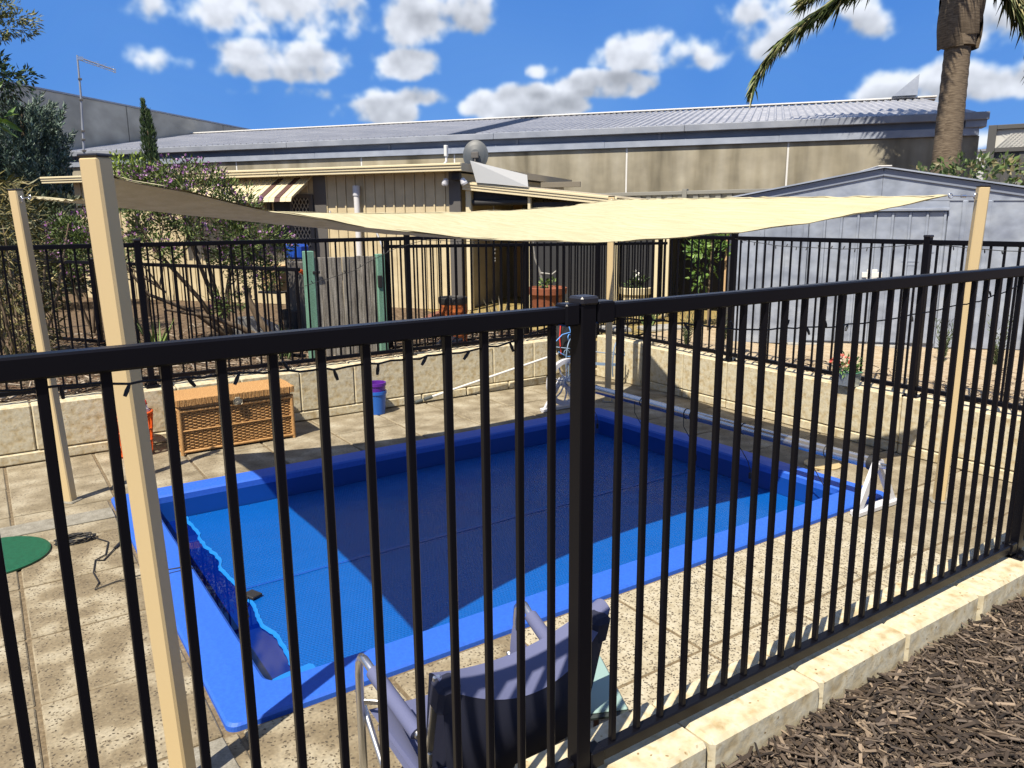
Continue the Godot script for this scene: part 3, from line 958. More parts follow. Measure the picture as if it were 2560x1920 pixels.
func posts_and_sail():
	var info := [[Vector3(-0.20, 0, 0.215), Vector3(-0.258, 2.10, 0.232), "tall cream steel shade post in the left foreground", 0.06], [Vector3(-0.235, 0, -3.235), Vector3(-0.31, 2.12, -3.25), "cream steel shade post at the far left corner of the pool", 0.06], [Vector3(4.80, 0, -3.32), Vector3(4.84, 2.12, -3.36), "cream steel shade post at the far right corner, behind the white reel wheel", 0.06], [Vector3(4.667, 0, 0.255), Vector3(4.70, 2.085, 0.30), "cream steel shade post on the right paving, by the metal shed side", 0.06]]
	for q in info:
		var p := thing("shade_post", q[2], "post", q[0], "cream posts of the shade sail")
		var d: Vector3 = q[1] - q[0]
		var up: Vector3 = d.normalized()
		var x := Vector3(1, 0, 1).normalized()
		x = (x - up * x.dot(up)).normalized()
		var B := Basis(x, up, x.cross(up))
		var m := Mb.new()
		var len := d.length() + 0.05
		m.box(q[0] + d * 0.5 - up * 0.025, Vector3(0.065, len, 0.065), B, 0.007)
		part(p, "shaft", m, M.post)
		var c := Mb.new()
		c.box(q[1] + up * 0.004, Vector3(0.067, 0.009, 0.067), B, 0.003)
		part(p, "cap", c, M.cap)
		var fm := Mb.new()
		fm.box(q[0] + Vector3(0, 0.004, 0), Vector3(0.11, 0.014, 0.11), Basis(Vector3.UP, PI / 4), 0.006)
		part(p, "mortar_collar", fm, M.cement)
	var N := Vector3(-0.225, 2.055, 0.20)
	var F := Vector3(-0.24, 2.075, -3.10)
	var C := Vector3(4.70, 2.085, -3.20)
	var D := Vector3(4.46, 2.03, 0.215)
	var s := thing("shade_sail", "cream fabric shade sail stretched between four posts over the pool", "shade sail", Vector3(2.2, 1.8, -1.5))
	var wr := noise(81, 1.2, 3)
	var surf := func(u, v):
		var p: Vector3 = N * (1 - u) * (1 - v) + F * (1 - u) * v + C * u * v + D * u * (1 - v)
		var cu: float = 4 * u * (1 - u)
		var cv: float = 4 * v * (1 - v)
		p.z += -0.50 * cu * (1 - v) + 0.46 * cu * v
		p.x += 0.10 * cv * (1 - u) - 0.30 * cv * u
		p.y -= 0.11 * cu * cv + 0.245 * cu * (1 - v) * (1 - v) + 0.12 * cu * v * v + 0.045 * cv * (1 - u) * (1 - u)
		p.y += wr.get_noise_2d(p.x * 1.5, p.z * 5.0) * 0.010
		return p
	var m := Mb.new()
	m.grid(surf, 70, 46, true)
	part(s, "cloth", m, M.sail)
	# webbing hem round the edge
	var hem := Mb.new()
	for e in 4:
		hem.grid(func(u, v):
			var w = u * 0.011
			var q: Vector3
			if e == 0: q = surf.call(v, w)
			elif e == 1: q = surf.call(v, 1 - w)
			elif e == 2: q = surf.call(w * 0.6, v)
			else: q = surf.call(1 - w * 0.6, v)
			return q + Vector3(0, 0.003 + 0.002 * sin(v * 60.0), 0), 1, 60)
		hem.grid(func(u, v):
			var w = u * 0.011
			var q: Vector3
			if e == 0: q = surf.call(v, w)
			elif e == 1: q = surf.call(v, 1 - w)
			elif e == 2: q = surf.call(w * 0.6, v)
			else: q = surf.call(1 - w * 0.6, v)
			return q + Vector3(0, -0.003, 0), 1, 60)
	part(s, "hem", hem, M.sail)
	var ctr := Vector3(2.2, 2.0, -1.5)
	var tops := [info[0][1], info[1][1], info[2][1], info[3][1]]
	var cor := [N, F, C, D]
	for i in 4:
		var a: Vector3 = cor[i]
		var b: Vector3 = tops[i] + Vector3(0, -0.06, 0)
		var dir := (b - a).normalized()
		b -= dir * 0.045
		var h := Mb.new()
		ring(h, a + dir * 0.012, dir.cross(Vector3.UP), 0.014, 0.0035)
		if i > 0: h.tube([a + dir * 0.03, b], 0.004, 6)
		if i == 3: h.tube([a.lerp(b, 0.45), a.lerp(b, 0.6)], 0.010, 6)
		ring(h, b, dir.cross(Vector3.UP), 0.020, 0.0045)
		h.box(b + dir * 0.03, Vector3(0.03, 0.075, 0.03), Basis(Vector3.UP, PI / 4), 0.004)
		part(s, "corner_fitting", h, M.steel)

# ---------------------------------------------------------------- big buildings behind
func sided(o: Vector3, u: Vector3, n: Vector3, t: float, y: float, off: float) -> Vector3:
	return Vector3(o.x + u.x * t + n.x * off, y, o.z + u.z * t + n.z * off)

func slab_on(mb: Mb, o: Vector3, u: Vector3, n: Vector3, t0: float, t1: float, y0: float, y1: float, f0: float, f1: float, bev := 0.0):
	# a box on a building's face: from t0 to t1 along it, y0 to y1, f0 to f1 in front of it
	mb.box(sided(o, u, n, (t0 + t1) / 2, (y0 + y1) / 2, (f0 + f1) / 2), Vector3(t1 - t0, y1 - y0, absf(f1 - f0)), Basis(u, Vector3.UP, u.cross(Vector3.UP)), bev)

func warehouse():
	var o := Vector3(5.62, 0, -20.9)
	var u := Vector3(0.6155, 0, 0.788).normalized()
	var n := Vector3(-u.z, 0, u.x)
	var w = thing("warehouse", "long warehouse with stained concrete panels and a silver ribbed roof", "warehouse", sided(o, u, n, 6, 0.4, -5))
	var js := [-9.0, 0.4, 4.37, 7.06, 11.53, 15.21, 19.05]
	for i in js.size() - 1:
		var m := Mb.new()
		slab_on(m, o, u, n, js[i] + 0.02, js[i + 1] - 0.02, 0.3, 3.54, -0.16, 0.0, 0.012)
		part(w, "concrete_panel", m, M.concrete if i != 2 else M.concrete_pale)
		var j := Mb.new()
		slab_on(j, o, u, n, js[i] - 0.02, js[i] + 0.02, 0.3, 3.54, -0.15, -0.006)
		part(w, "sealed_joint", j, M.white)
	var k := -9.0
	while k < 19:
		var m := Mb.new()
		slab_on(m, o, u, n, k, minf(k + 4.0, 19.1), 3.54, 3.70 + 0.01 * sin(k), -0.1, 0.07, 0.008)
		part(w, "flashing", m, M.flash)
		k += 4.0
	k = -9.0
	while k < 19:
		var m := Mb.new()
		slab_on(m, o, u, n, k + 0.01, minf(k + 3.55, 18.7) - 0.01, 3.70, 3.90, -0.2, -0.05, 0.006)
		part(w, "fascia_sheet", m, M.zinc_blue)
		var s := Mb.new()
		slab_on(s, o, u, n, k - 0.03, k + 0.03, 3.70, 3.88, -0.05, -0.02)
		part(w, "bracket", s, M.shed_dark)
		k += 3.55
	for q in [[-9.2, 2.2], [2.2, 8.2], [8.2, 12.9], [12.9, 19.15]]:
		var m := Mb.new()
		slab_on(m, o, u, n, q[0], q[1] - 0.005, 3.845, 4.0 + 0.004 * q[0] / 10.0, -0.12, 0.18, 0.012)
		part(w, "gutter", m, M.zinc)
	# roof sheets, each with three ribs
	var a0 := -9.2
	var W := 0.76
	var rm := Mb.new()
	var s0 := 3.985
	var s1 := 5.19
	var depth := 7.0
	for i in 38:
		var t := a0 + i * W
		if t + W > 19.3: break
		var m := Mb.new()
		for r in 4:
			var ta := t + r * W / 4
			var tb := ta + W / 4
			var rib := 0.05
			var L := [[ta, 0.0], [tb - rib - 0.03, 0.0], [tb - rib, 0.04], [tb - 0.02, 0.04], [tb, 0.0]]
			for c in 4:
				m.quad_out(sided(o, u, n, L[c][0], s0 + L[c][1], 0.05), sided(o, u, n, L[c + 1][0], s0 + L[c + 1][1], 0.05), sided(o, u, n, L[c + 1][0], s1 + L[c + 1][1], -depth), sided(o, u, n, L[c][0], s1 + L[c][1], -depth), Vector3.UP)
		var mm: Material = M.zinc_roof
		if i == 21: mm = M.cap
		var pp := part(w, "roof_sheet", m, mm)
		if i == 21: pp.set_meta("label", "black roof sheet among the silver ones")
	var rc := Mb.new()
	rc.bar(sided(o, u, n, -9.2, s1 + 0.05, -depth), sided(o, u, n, 19.3, s1 + 0.05, -depth), 0.35, 0.04, 0.006)
	part(w, "ridge_cap", rc, M.white)
	var back := Mb.new()
	back.quad_out(sided(o, u, n, -9.2, s1, -depth), sided(o, u, n, 19.3, s1, -depth), sided(o, u, n, 19.3, s0, -2 * depth), sided(o, u, n, -9.2, s0, -2 * depth), Vector3.UP)
	part(w, "rear_roof", back, M.zinc_roof)
	var ends := Mb.new()
	for t in [-9.0, 19.0]:
		ends.prism([sided(o, u, n, t, 0.3, -0.17), sided(o, u, n, t, 3.9, -0.17), sided(o, u, n, t, s1 - 0.05, -depth), sided(o, u, n, t, 3.9, -2 * depth), sided(o, u, n, t, 0.3, -2 * depth)], u * (0.1 if t < 0 else -0.1))
	part(w, "end_wall", ends, M.concrete)
	var rear := Mb.new()
	slab_on(rear, o, u, n, -9, 19, 0.3, 3.9, -2 * depth - 0.1, -2 * depth)
	part(w, "rear_wall", rear, M.concrete)
	var bx := Mb.new()
	slab_on(bx, o, u, n, 18.72, 19.12, 3.70, 3.99, -0.3, 0.12, 0.01)
	part(w, "gutter_end", bx, M.flash)
	var fin := Mb.new()
	fin.prism([sided(o, u, n, 18.1, s1 + 0.08, -depth + 0.4), sided(o, u, n, 18.75, s1 + 0.08, -depth + 0.4), sided(o, u, n, 18.75, s1 + 0.65, -depth + 0.4)], n * -0.3)
	part(w, "ridge_vent", fin, M.flash)
	# grey factory behind on the left
	var f0 := Vector3(1.35, 0, -25.13)
	var fu := Vector3(12.04 - 1.35, 0, -35.15 + 25.13).normalized()
	var fn := Vector3(fu.z, 0, -fu.x)
	if fn.z < 0: fn = -fn
	var f := thing("factory_building", "plain grey concrete factory wall behind the antenna mast", "building", sided(f0, fu, fn, 5, 0.4, -3))
	var fj := [-14.0, -7.0, -1.5, 4.1, 9.9, 15.8, 22.0]
	for i in fj.size() - 1:
		var m := Mb.new()
		slab_on(m, f0, fu, fn, fj[i] + 0.02, fj[i + 1] - 0.02, 0.2, 5.78, -0.2, 0.0, 0.015)
		part(f, "concrete_panel", m, M.factory)
	var fb := Mb.new()
	slab_on(fb, f0, fu, fn, -14, 22, 0.2, 5.70, -9.0, -0.2)
	part(f, "body", fb, M.factory)
	var fc := Mb.new()
	slab_on(fc, f0, fu, fn, -14, 22, 5.78, 5.83, -0.25, 0.03)
	part(f, "capping", fc, M.zinc)

func house():
	var o := Vector3(1.86, 0, -13.75)
	var u := Vector3(0.5889, 0, 0.8082).normalized()
	var n := Vector3(-u.z, 0, u.x)
	var h := thing("house", "low cream metal clad house with a flat roof and striped awning", "house", sided(o, u, n, 3, 0.45, -3))
	var body := Mb.new()
	slab_on(body, o, u, n, -1.2, 6.86, 0.4, 2.62, -6.0, -0.03)
	part(h, "wall", body, M.clad)
	var t := -1.2
	while t < 6.8:
		var segs := [[0.45, 2.64]]
		if t > 3.25 and t < 4.02: segs = [[0.45, 1.41], [2.3, 2.64]]
		for s in segs:
			var m := Mb.new()
			slab_on(m, o, u, n, t, t + 0.178, s[0], s[1], -0.03, 0.0)
			slab_on(m, o, u, n, t + 0.150, t + 0.178, s[0], s[1], 0.0, 0.022, 0.004)
			part(h, "cladding_panel", m, M.clad)
		t += 0.182
	var fas := Mb.new()
	for q in [[2.63, 2.675, 0.30, 0.34], [2.675, 2.715, 0.30, 0.355], [2.715, 2.75, 0.30, 0.37]]:
		slab_on(fas, o, u, n, -1.62, 3.72, q[0], q[1], q[2], q[3], 0.006)
	part(h, "fascia", fas, M.cream)
	fas = Mb.new()
	for q in [[2.63, 2.675, 0.30, 0.34], [2.675, 2.715, 0.30, 0.355], [2.715, 2.75, 0.30, 0.37]]:
		slab_on(fas, o, u, n, 3.725, 7.05, q[0], q[1], q[2], q[3], 0.006)
	part(h, "fascia", fas, M.cream)
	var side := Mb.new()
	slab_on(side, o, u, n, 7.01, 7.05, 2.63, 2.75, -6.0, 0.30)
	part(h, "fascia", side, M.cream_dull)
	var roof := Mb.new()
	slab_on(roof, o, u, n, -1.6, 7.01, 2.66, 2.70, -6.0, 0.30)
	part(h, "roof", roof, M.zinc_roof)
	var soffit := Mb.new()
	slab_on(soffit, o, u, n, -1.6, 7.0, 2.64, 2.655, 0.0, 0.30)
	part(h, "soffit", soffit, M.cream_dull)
	# corner trim
	var ct := Mb.new()
	slab_on(ct, o, u, n, 6.70, 6.90, 0.45, 2.64, 0.0, 0.05, 0.006)
	part(h, "corner_trim", ct, M.trim)
	# window with security mesh
	var fr := Mb.new()
	for q in [[3.22, 4.16, 1.38, 1.45], [3.22, 4.16, 2.28, 2.34], [3.22, 3.29, 1.45, 2.28], [3.70, 3.74, 1.45, 2.28], [4.08, 4.16, 1.45, 2.28]]:
		slab_on(fr, o, u, n, q[0], q[1], q[2], q[3], -0.02, 0.045, 0.004)
	var win := part(h, "window", fr, M.trim)
	var gl := Mb.new()
	slab_on(gl, o, u, n, 3.29, 4.08, 1.45, 2.28, -0.02, 0.0)
	part(win, "glass", gl, M.glass)
	var ms := Mb.new()
	for s in [-1.0, 1.0]:
		for k in range(-14, 22):
			var a := 3.74 + k * 0.07
			# diagonal wires clipped to the opening
			var pts := []
			for i in 2:
				pts.append(Vector2(a + (0.83 * 0.55 if i == 1 else 0.0) * s, 1.45 + 0.83 * i))
			var p0: Vector2 = pts[0]
			var p1: Vector2 = pts[1]
			var lo := 3.74
			var hi := 4.08
			var f0 := 0.0
			var f1 := 1.0
			var dx := p1.x - p0.x
			var e0 := (lo - p0.x) / dx
			var e1 := (hi - p0.x) / dx
			f0 = maxf(f0, minf(e0, e1)); f1 = minf(f1, maxf(e0, e1))
			if f1 - f0 < 0.03: continue
			var A := p0.lerp(p1, f0)
			var B := p0.lerp(p1, f1)
			ms.bar(sided(o, u, n, A.x, A.y, 0.03), sided(o, u, n, B.x, B.y, 0.03), 0.006, 0.010)
	part(win, "security_mesh", ms, M.mesh)
	var wt := Mb.new()
	slab_on(wt, o, u, n, 4.18, 4.42, 0.45, 2.64, 0.0, 0.035, 0.004)
	part(h, "wall_trim", wt, M.trim)
	# awning: ribs running down the slope, two brown stripes
	var ti := 1.3
	var kk := 0
	while ti < 4.05:
		var m := Mb.new()
		var p := []
		p.append(sided(o, u, n, ti, 2.60, 0.04)); p.append(sided(o, u, n, ti + 0.105, 2.60, 0.04))
		p.append(sided(o, u, n, ti + 0.105, 2.27, 0.62)); p.append(sided(o, u, n, ti, 2.27, 0.62))
		m.prism(p, Vector3(0, 0.012, 0))
		m.bar(sided(o, u, n, ti + 0.105, 2.615, 0.04), sided(o, u, n, ti + 0.105, 2.285, 0.62), 0.018, 0.02, 0.004)
		m.prism([p[3], p[2], p[2] + Vector3(0, -0.06, 0) + n * 0.02, p[3] + Vector3(0, -0.06, 0) + n * 0.02], n * 0.01)
		part(h, "awning_slat", m, M.brown if kk in [20, 23] else M.cream)
		ti += 0.11; kk += 1
	var ab := Mb.new()
	ab.prism([sided(o, u, n, 4.07, 2.60, 0.04), sided(o, u, n, 4.07, 2.27, 0.62), sided(o, u, n, 4.07, 2.21, 0.62), sided(o, u, n, 4.07, 2.50, 0.04)], u * 0.02)
	part(h, "awning_side", ab, M.cream)
	# vent pipe on the wall, meter cable
	var vp := Mb.new()
	vp.tube([sided(o, u, n, 5.05, 0.5, 0.09), sided(o, u, n, 5.05, 2.36, 0.09)], 0.05, 14)
	part(h, "vent_pipe", vp, M.pvc)
	var vc := Mb.new()
	vc.tube([sided(o, u, n, 5.05, 2.30, 0.09), sided(o, u, n, 5.05, 2.46, 0.09)], 0.062, 14)
	part(h, "pipe_cowl", vc, M.plastic_grey)
	var mc := Mb.new()
	mc.tube([sided(o, u, n, 5.18, 1.95, 0.05), sided(o, u, n, 5.32, 1.92, 0.06), sided(o, u, n, 5.36, 1.75, 0.06), sided(o, u, n, 5.46, 1.5, 0.06), sided(o, u, n, 5.50, 1.36, 0.06)], 0.016, 8)
	part(h, "hose", mc, M.plastic_grey)
	var pl := Mb.new()
	pl.tube([sided(o, u, n, 4.50, 1.9, 0.05), sided(o, u, n, 4.50, 2.06, 0.05)], 0.02, 8)
	part(h, "tap_pipe", pl, M.pvc)
	# patio on the right
	var pr := thing("patio_cover", "sloping cream patio roof with charcoal blinds joined to the house corner", "patio", sided(o, u, n, 8.5, 0.45, -1))
	var yt := func(t2): return 2.475 - (t2 - 6.98) * 0.112
	for q in [[0.0, 0.045, 0.0, 0.03], [0.045, 0.085, 0.0, 0.042], [0.085, 0.12, 0.0, 0.055]]:
		var m := Mb.new()
		var a := sided(o, u, n, 6.94, yt.call(6.94) - 0.12 + (q[0] + q[1]) / 2, 0.03)
		var b := sided(o, u, n, 9.42, yt.call(9.42) - 0.12 + (q[0] + q[1]) / 2, 0.03)
		m.bar(a, b, q[3] * 2, q[1] - q[0], 0.004)
		part(pr, "barge_board", m, M.cream)
	var m2 := Mb.new()
	m2.prism([sided(o, u, n, 6.95, yt.call(6.95) - 0.01, 0.0), sided(o, u, n, 11.2, yt.call(11.2) - 0.01, 0.0), sided(o, u, n, 11.2, yt.call(11.2) + 0.01, -4.0), sided(o, u, n, 6.95, yt.call(6.95) + 0.01, -4.0)], Vector3(0, 0.025, 0))
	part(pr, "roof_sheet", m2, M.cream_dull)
	for q in [[6.96, 0.09], [8.0, 0.045], [9.38, 0.06], [9.98, 0.05], [10.10, 0.09]]:
		var m := Mb.new()
		slab_on(m, o, u, n, q[0], q[0] + q[1], 0.45, yt.call(q[0]) - 0.02, -0.09, -0.01, 0.004)
		part(pr, "post", m, M.cream)
	var tt := 8.06
	for q in [[8.06, 9.36], [9.46, 9.96]]:
		var m := Mb.new()
		slab_on(m, o, u, n, q[0], q[1], 0.62, yt.call(q[1]) - 0.06, -0.10, -0.085)
		part(pr, "blind", m, M.blind)
	m2 = Mb.new()
	slab_on(m2, o, u, n, 10.2, 11.2, 0.5, yt.call(11.2) - 0.06, -1.2, -1.18)
	part(pr, "blind", m2, M.blind)
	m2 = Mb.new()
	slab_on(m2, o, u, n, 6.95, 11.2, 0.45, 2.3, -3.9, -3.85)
	part(pr, "back_wall", m2, M.dark)  # near-black: the darkness of the open patio bay is put into the colour
	m2 = Mb.new()
	slab_on(m2, o, u, n, 7.06, 8.0, 2.15, 2.33, -0.14, -0.10)
	m2.tube([sided(o, u, n, 7.06, 2.16, -0.08), sided(o, u, n, 8.0, 2.16, -0.08)], 0.05, 10)
	part(pr, "rolled_blind", m2, M.blind)
	var dm: Material = mat(Color(0.20, 0.12, 0.04), 0.6)
	for q in [[7.1, 7.28], [7.62, 7.72]]:
		m2 = Mb.new()
		slab_on(m2, o, u, n, q[0], q[1], 0.5, 2.15, -1.9, -1.86)
		part(pr, "door_frame", m2, dm)
	m2 = Mb.new()
	slab_on(m2, o, u, n, 8.1, 9.95, 0.585, 0.635, -0.05, 0.10, 0.006)
	part(pr, "deck_plank", m2, M.cream)
	m2 = Mb.new()
	slab_on(m2, o, u, n, 8.1, 9.95, 0.44, 0.58, -0.05, 0.06)
	part(pr, "deck_riser", m2, M.dark)
	# grey flashing sheet standing on the roof edge
	var fs := Mb.new()
	fs.prism([sided(o, u, n, 7.06, 2.80, 0.0), sided(o, u, n, 7.2, 2.46, 0.10), sided(o, u, n, 8.05, 2.38, 0.10), sided(o, u, n, 8.0, 2.56, 0.0)], n * 0.01)
	part(pr, "flashing", fs, mat(Color(0.235, 0.25, 0.27), 0.6))
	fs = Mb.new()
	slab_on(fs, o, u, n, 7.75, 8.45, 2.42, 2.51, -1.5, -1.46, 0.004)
	part(pr, "rear_fascia", fs, mat(Color(0.13, 0.115, 0.09), 0.7))  # cream plank coloured dark brown, its shadow painted in
	# roof fittings
	var d := thing("satellite_dish", "dark grey satellite dish on the house roof edge", "satellite dish", Vector3(6.35, 2.7, -8.45))
	var dir := Vector3(0.62, -0.1, -0.77).normalized()
	var bx := dir.cross(Vector3.UP).normalized()
	var B := Basis(bx, dir, bx.cross(dir))
	var dd := Mb.new()
	dd.lathe(Vector3(6.36, 2.93, -8.45), [Vector2(0.0, 0.0), Vector2(0.08, 0.006), Vector2(0.15, 0.022), Vector2(0.215, 0.048), Vector2(0.22, 0.046), Vector2(0.15, 0.028), Vector2(0.08, 0.014), Vector2(0, 0.008)], 32, B * Basis.from_scale(Vector3(0.95, 1, 1.1)))
	part(d, "reflector", dd, M.dish)
	dd = Mb.new()
	dd.box(Vector3(6.33, 2.92, -8.41), Vector3(0.12, 0.10, 0.06), Basis(bx, Vector3.UP, bx.cross(Vector3.UP)), 0.01)
	dd.tube([Vector3(6.33, 2.93, -8.41), Vector3(6.33, 2.66, -8.41)], 0.018, 8)
	dd.tube([Vector3(6.33, 2.83, -8.43), Vector3(6.22, 2.72, -8.55)], 0.01, 6)
	dd.tube([Vector3(6.33, 2.83, -8.43), Vector3(6.55, 2.72, -8.28)], 0.01, 6)
	part(d, "mount", dd, M.trim)
	var v := thing("junction_box", "white box on a bent pipe on the house roof", "box", Vector3(5.63, 2.70, -8.35))
	var vm := Mb.new()
	vm.box(Vector3(5.76, 2.96, -8.35), Vector3(0.07, 0.17, 0.05), Basis(Vector3.UP, 0.6), 0.008)
	part(v, "case", vm, M.white)
	vm = Mb.new()
	vm.tube([Vector3(5.70, 2.68, -8.35), Vector3(5.72, 2.76, -8.35), Vector3(5.76, 2.80, -8.35), Vector3(5.76, 2.9, -8.35)], 0.018, 8)
	part(v, "pipe", vm, M.pvc)
	var fl := thing("floodlight", "twin white floodlight under the house roof corner", "floodlight", sided(o, u, n, 6.85, 2.5, 0.15))
	var fm := Mb.new()
	fm.box(sided(o, u, n, 6.87, 2.56, 0.12), Vector3(0.14, 0.12, 0.1), Basis(u, Vector3.UP, u.cross(Vector3.UP)), 0.01)
	part(fl, "sensor", fm, M.black_matt)
	for s in [-1, 1]:
		fm = Mb.new()
		fm.lathe(sided(o, u, n, 6.87 + 0.16 * s, 2.46, 0.2), [Vector2(0.0, 0.08), Vector2(0.035, 0.07), Vector2(0.055, 0.0), Vector2(0.05, -0.03), Vector2(0.0, -0.04)], 14, Basis(u, 0.3) * Basis(n, 0.4 * s))
		part(fl, "lamp_head", fm, M.plastic_white)
	var am := thing("antenna", "thin television antenna mast rising above the house roof", "antenna", Vector3(1.29, 2.7, -14.1))
	var mm := Mb.new()
	mm.tube([Vector3(1.30, 2.7, -14.1), Vector3(1.385, 4.2, -14.08), Vector3(1.40, 4.87, -14.08)], [0.022, 0.018, 0.014], 8)
	part(am, "mast", mm, M.zinc)
	mm = Mb.new()
	mm.tube([Vector3(1.40, 4.84, -14.08), Vector3(1.98, 4.66, -14.0)], 0.016, 6)
	mm.tube([Vector3(1.40, 4.80, -14.08), Vector3(1.98, 4.62, -14.0)], 0.007, 6)
	mm.box(Vector3(1.44, 4.82, -14.08), Vector3(0.1, 0.06, 0.05))
	mm.box(Vector3(1.72, 4.73, -14.04), Vector3(0.035, 0.06, 0.05))
	mm.box(Vector3(1.98, 4.645, -14.0), Vector3(0.04, 0.07, 0.05))
	for q in 3:
		var c := Vector3(1.40, 4.84, -14.08).lerp(Vector3(1.98, 4.66, -14.0), 0.4 + q * 0.2)
		mm.tube([c + Vector3(0.10, 0.01, 0.10), c - Vector3(0.10, 0.01, 0.10)], 0.0022, 5)
	part(am, "boom", mm, M.alu)
	for q in [4.46, 4.1, 3.55, 3.4, 3.2]:
		mm = Mb.new()
		mm.box(Vector3(1.385 - (4.2 - q) * 0.055, q, -14.08), Vector3(0.06, 0.035, 0.06), Basis(), 0.004)
		part(am, "clamp", mm, M.trim)

func shed():
	var o := Vector3(6.84, 0, -3.19)
	var u := Vector3(0.67, 0, 0.742).normalized()
	var n := Vector3(-u.z, 0, u.x)
	var s := thing("garden_shed", "blue grey metal garden shed with low gable and double doors", "shed", sided(o, u, n, 1.35, 0.45, -0.9))
	var T0 := -0.22
	var T1 := 2.92
	var ye := 2.13
	var yp := 2.42
	var tp := 1.33
	var top := func(t): return lerpf(ye, yp, (t - T0) / (tp - T0)) if t < tp else lerpf(yp, ye + 0.02, (t - tp) / (T1 - tp))
	var body := Mb.new()
	slab_on(body, o, u, n, T0 + 0.02, T1 - 0.02, 0.44, 2.12, -2.0, -0.03)
	part(s, "body", body, M.shed_dark)
	var edges := [T0, 0.15, 0.47, 0.62]
	# wall sheets at the sides of the doors
	for q in [[T0, 0.13], [0.13, 0.42], [0.42, 0.60], [2.02, 2.20], [2.20, 2.44], [2.44, 2.92]]:
		var m := Mb.new()
		slab_on(m, o, u, n, q[0], q[1] - 0.002, 0.46, 2.06, -0.03, 0.0)
		slab_on(m, o, u, n, q[1] - 0.055, q[1] - 0.003, 0.46, 2.06, 0.0, 0.018, 0.006)
		slab_on(m, o, u, n, q[1] - 0.012, q[1] - 0.003, 0.46, 2.06, 0.0, 0.022)
		part(s, "wall_sheet", m, M.shedmat)
	var lin := Mb.new()
	slab_on(lin, o, u, n, 0.60, 2.02, 1.97, 2.06, -0.03, 0.01, 0.004)
	part(s, "lintel", lin, M.shedmat)
	var tr := Mb.new()
	slab_on(tr, o, u, n, 0.60, 2.02, 1.955, 1.985, 0.01, 0.04, 0.004)
	part(s, "door_track", tr, M.shedmat)
	for dr in 2:
		var d0 := 0.61 + dr * 0.70
		var dm := Mb.new()
		slab_on(dm, o, u, n, d0, d0 + 0.695, 0.49, 1.95, -0.03, -0.012)
		var door := part(s, "door", dm, M.shedmat)
		for k in 4:
			var m := Mb.new()
			var a := d0 + k * 0.174
			slab_on(m, o, u, n, a + 0.004, a + 0.172, 0.50, 1.94, -0.012, -0.002, 0.003)
			slab_on(m, o, u, n, a + 0.145, a + 0.172, 0.50, 1.94, -0.002, 0.012, 0.004)
			part(door, "door_panel", m, M.shedmat)
	var lt := Mb.new()
	slab_on(lt, o, u, n, 1.20, 1.41, 1.23, 1.29, 0.0, 0.012, 0.003)
	slab_on(lt, o, u, n, 1.25, 1.36, 1.19, 1.32, 0.0, 0.010, 0.003)
	part(s, "latch_plate", lt, M.white)
	lt = Mb.new()
	slab_on(lt, o, u, n, 1.29, 1.335, 1.14, 1.20, 0.012, 0.035, 0.006)
	part(s, "padlock", lt, M.brass)
	# gable
	var gm := Mb.new()
	gm.prism([sided(o, u, n, T0, 2.05, 0.0), sided(o, u, n, tp, 2.07, 0.0), sided(o, u, n, tp, yp - 0.02, 0.0), sided(o, u, n, T0, ye - 0.02, 0.0)], n * 0.012)
	part(s, "gable_sheet", gm, M.shedmat)
	gm = Mb.new()
	gm.prism([sided(o, u, n, tp + 0.004, 2.07, 0.0), sided(o, u, n, T1, 2.05, 0.0), sided(o, u, n, T1, ye, 0.0), sided(o, u, n, tp + 0.004, yp - 0.02, 0.0)], n * 0.012)
	part(s, "gable_sheet", gm, M.shedmat)
	for sd in 2:
		var ta: float = T0 - 0.06 if sd == 0 else tp
		var tb: float = tp if sd == 0 else T1 + 0.06
		var m := Mb.new()
		m.bar(sided(o, u, n, ta, top.call(ta) - 0.05, 0.02), sided(o, u, n, tb, top.call(tb) - 0.05, 0.02), 0.02, 0.075, 0.003)
		part(s, "barge_trim", m, M.shed_dark)
		m = Mb.new()
		m.prism([sided(o, u, n, ta, top.call(ta) - 0.004, 0.07), sided(o, u, n, tb, top.call(tb) - 0.004, 0.07), sided(o, u, n, tb, top.call(tb) - 0.004, -2.06), sided(o, u, n, ta, top.call(ta) - 0.004, -2.06)], Vector3(0, 0.016, 0))
		part(s, "roof_sheet", m, M.flash)
	var rc := Mb.new()
	rc.bar(sided(o, u, n, tp, yp + 0.014, 0.075), sided(o, u, n, tp, yp + 0.014, -2.06), 0.14, 0.012, 0.004)
	part(s, "ridge_cap", rc, M.white)
	var bs := Mb.new()
	slab_on(bs, o, u, n, 0.45, 1.75, 0.43, 0.475, 0.0, 0.10, 0.005)
	part(s, "door_sill", bs, M.stone_white)
	# stickers of grime: rub marks on the right door
	var rb := Mb.new()
	for q in [[1.66, 1.78, 1.60], [1.84, 1.90, 1.60], [1.60, 1.78, 1.40], [1.62, 1.76, 1.36], [1.84, 1.92, 1.50], [1.83, 1.90, 1.37]]:
		slab_on(rb, o, u, n, q[0], q[1], q[2], q[2] + 0.012, -0.002, 0.0005)
	part(s, "scuff_marks", rb, M.shed_dark)

func ribbed(mb: Mb, o: Vector3, u: Vector3, n: Vector3, t0: float, t1: float, y0: float, y1: float, pitch: float, dep: float):
	var t := t0
	while t < t1 - 0.001:
		slab_on(mb, o, u, n, t, minf(t + pitch * 0.5, t1), y0, y1, -0.01, 0.0)
		slab_on(mb, o, u, n, t + pitch * 0.5, minf(t + pitch, t1), y0, y1, -0.01, dep, 0.004)
		t += pitch

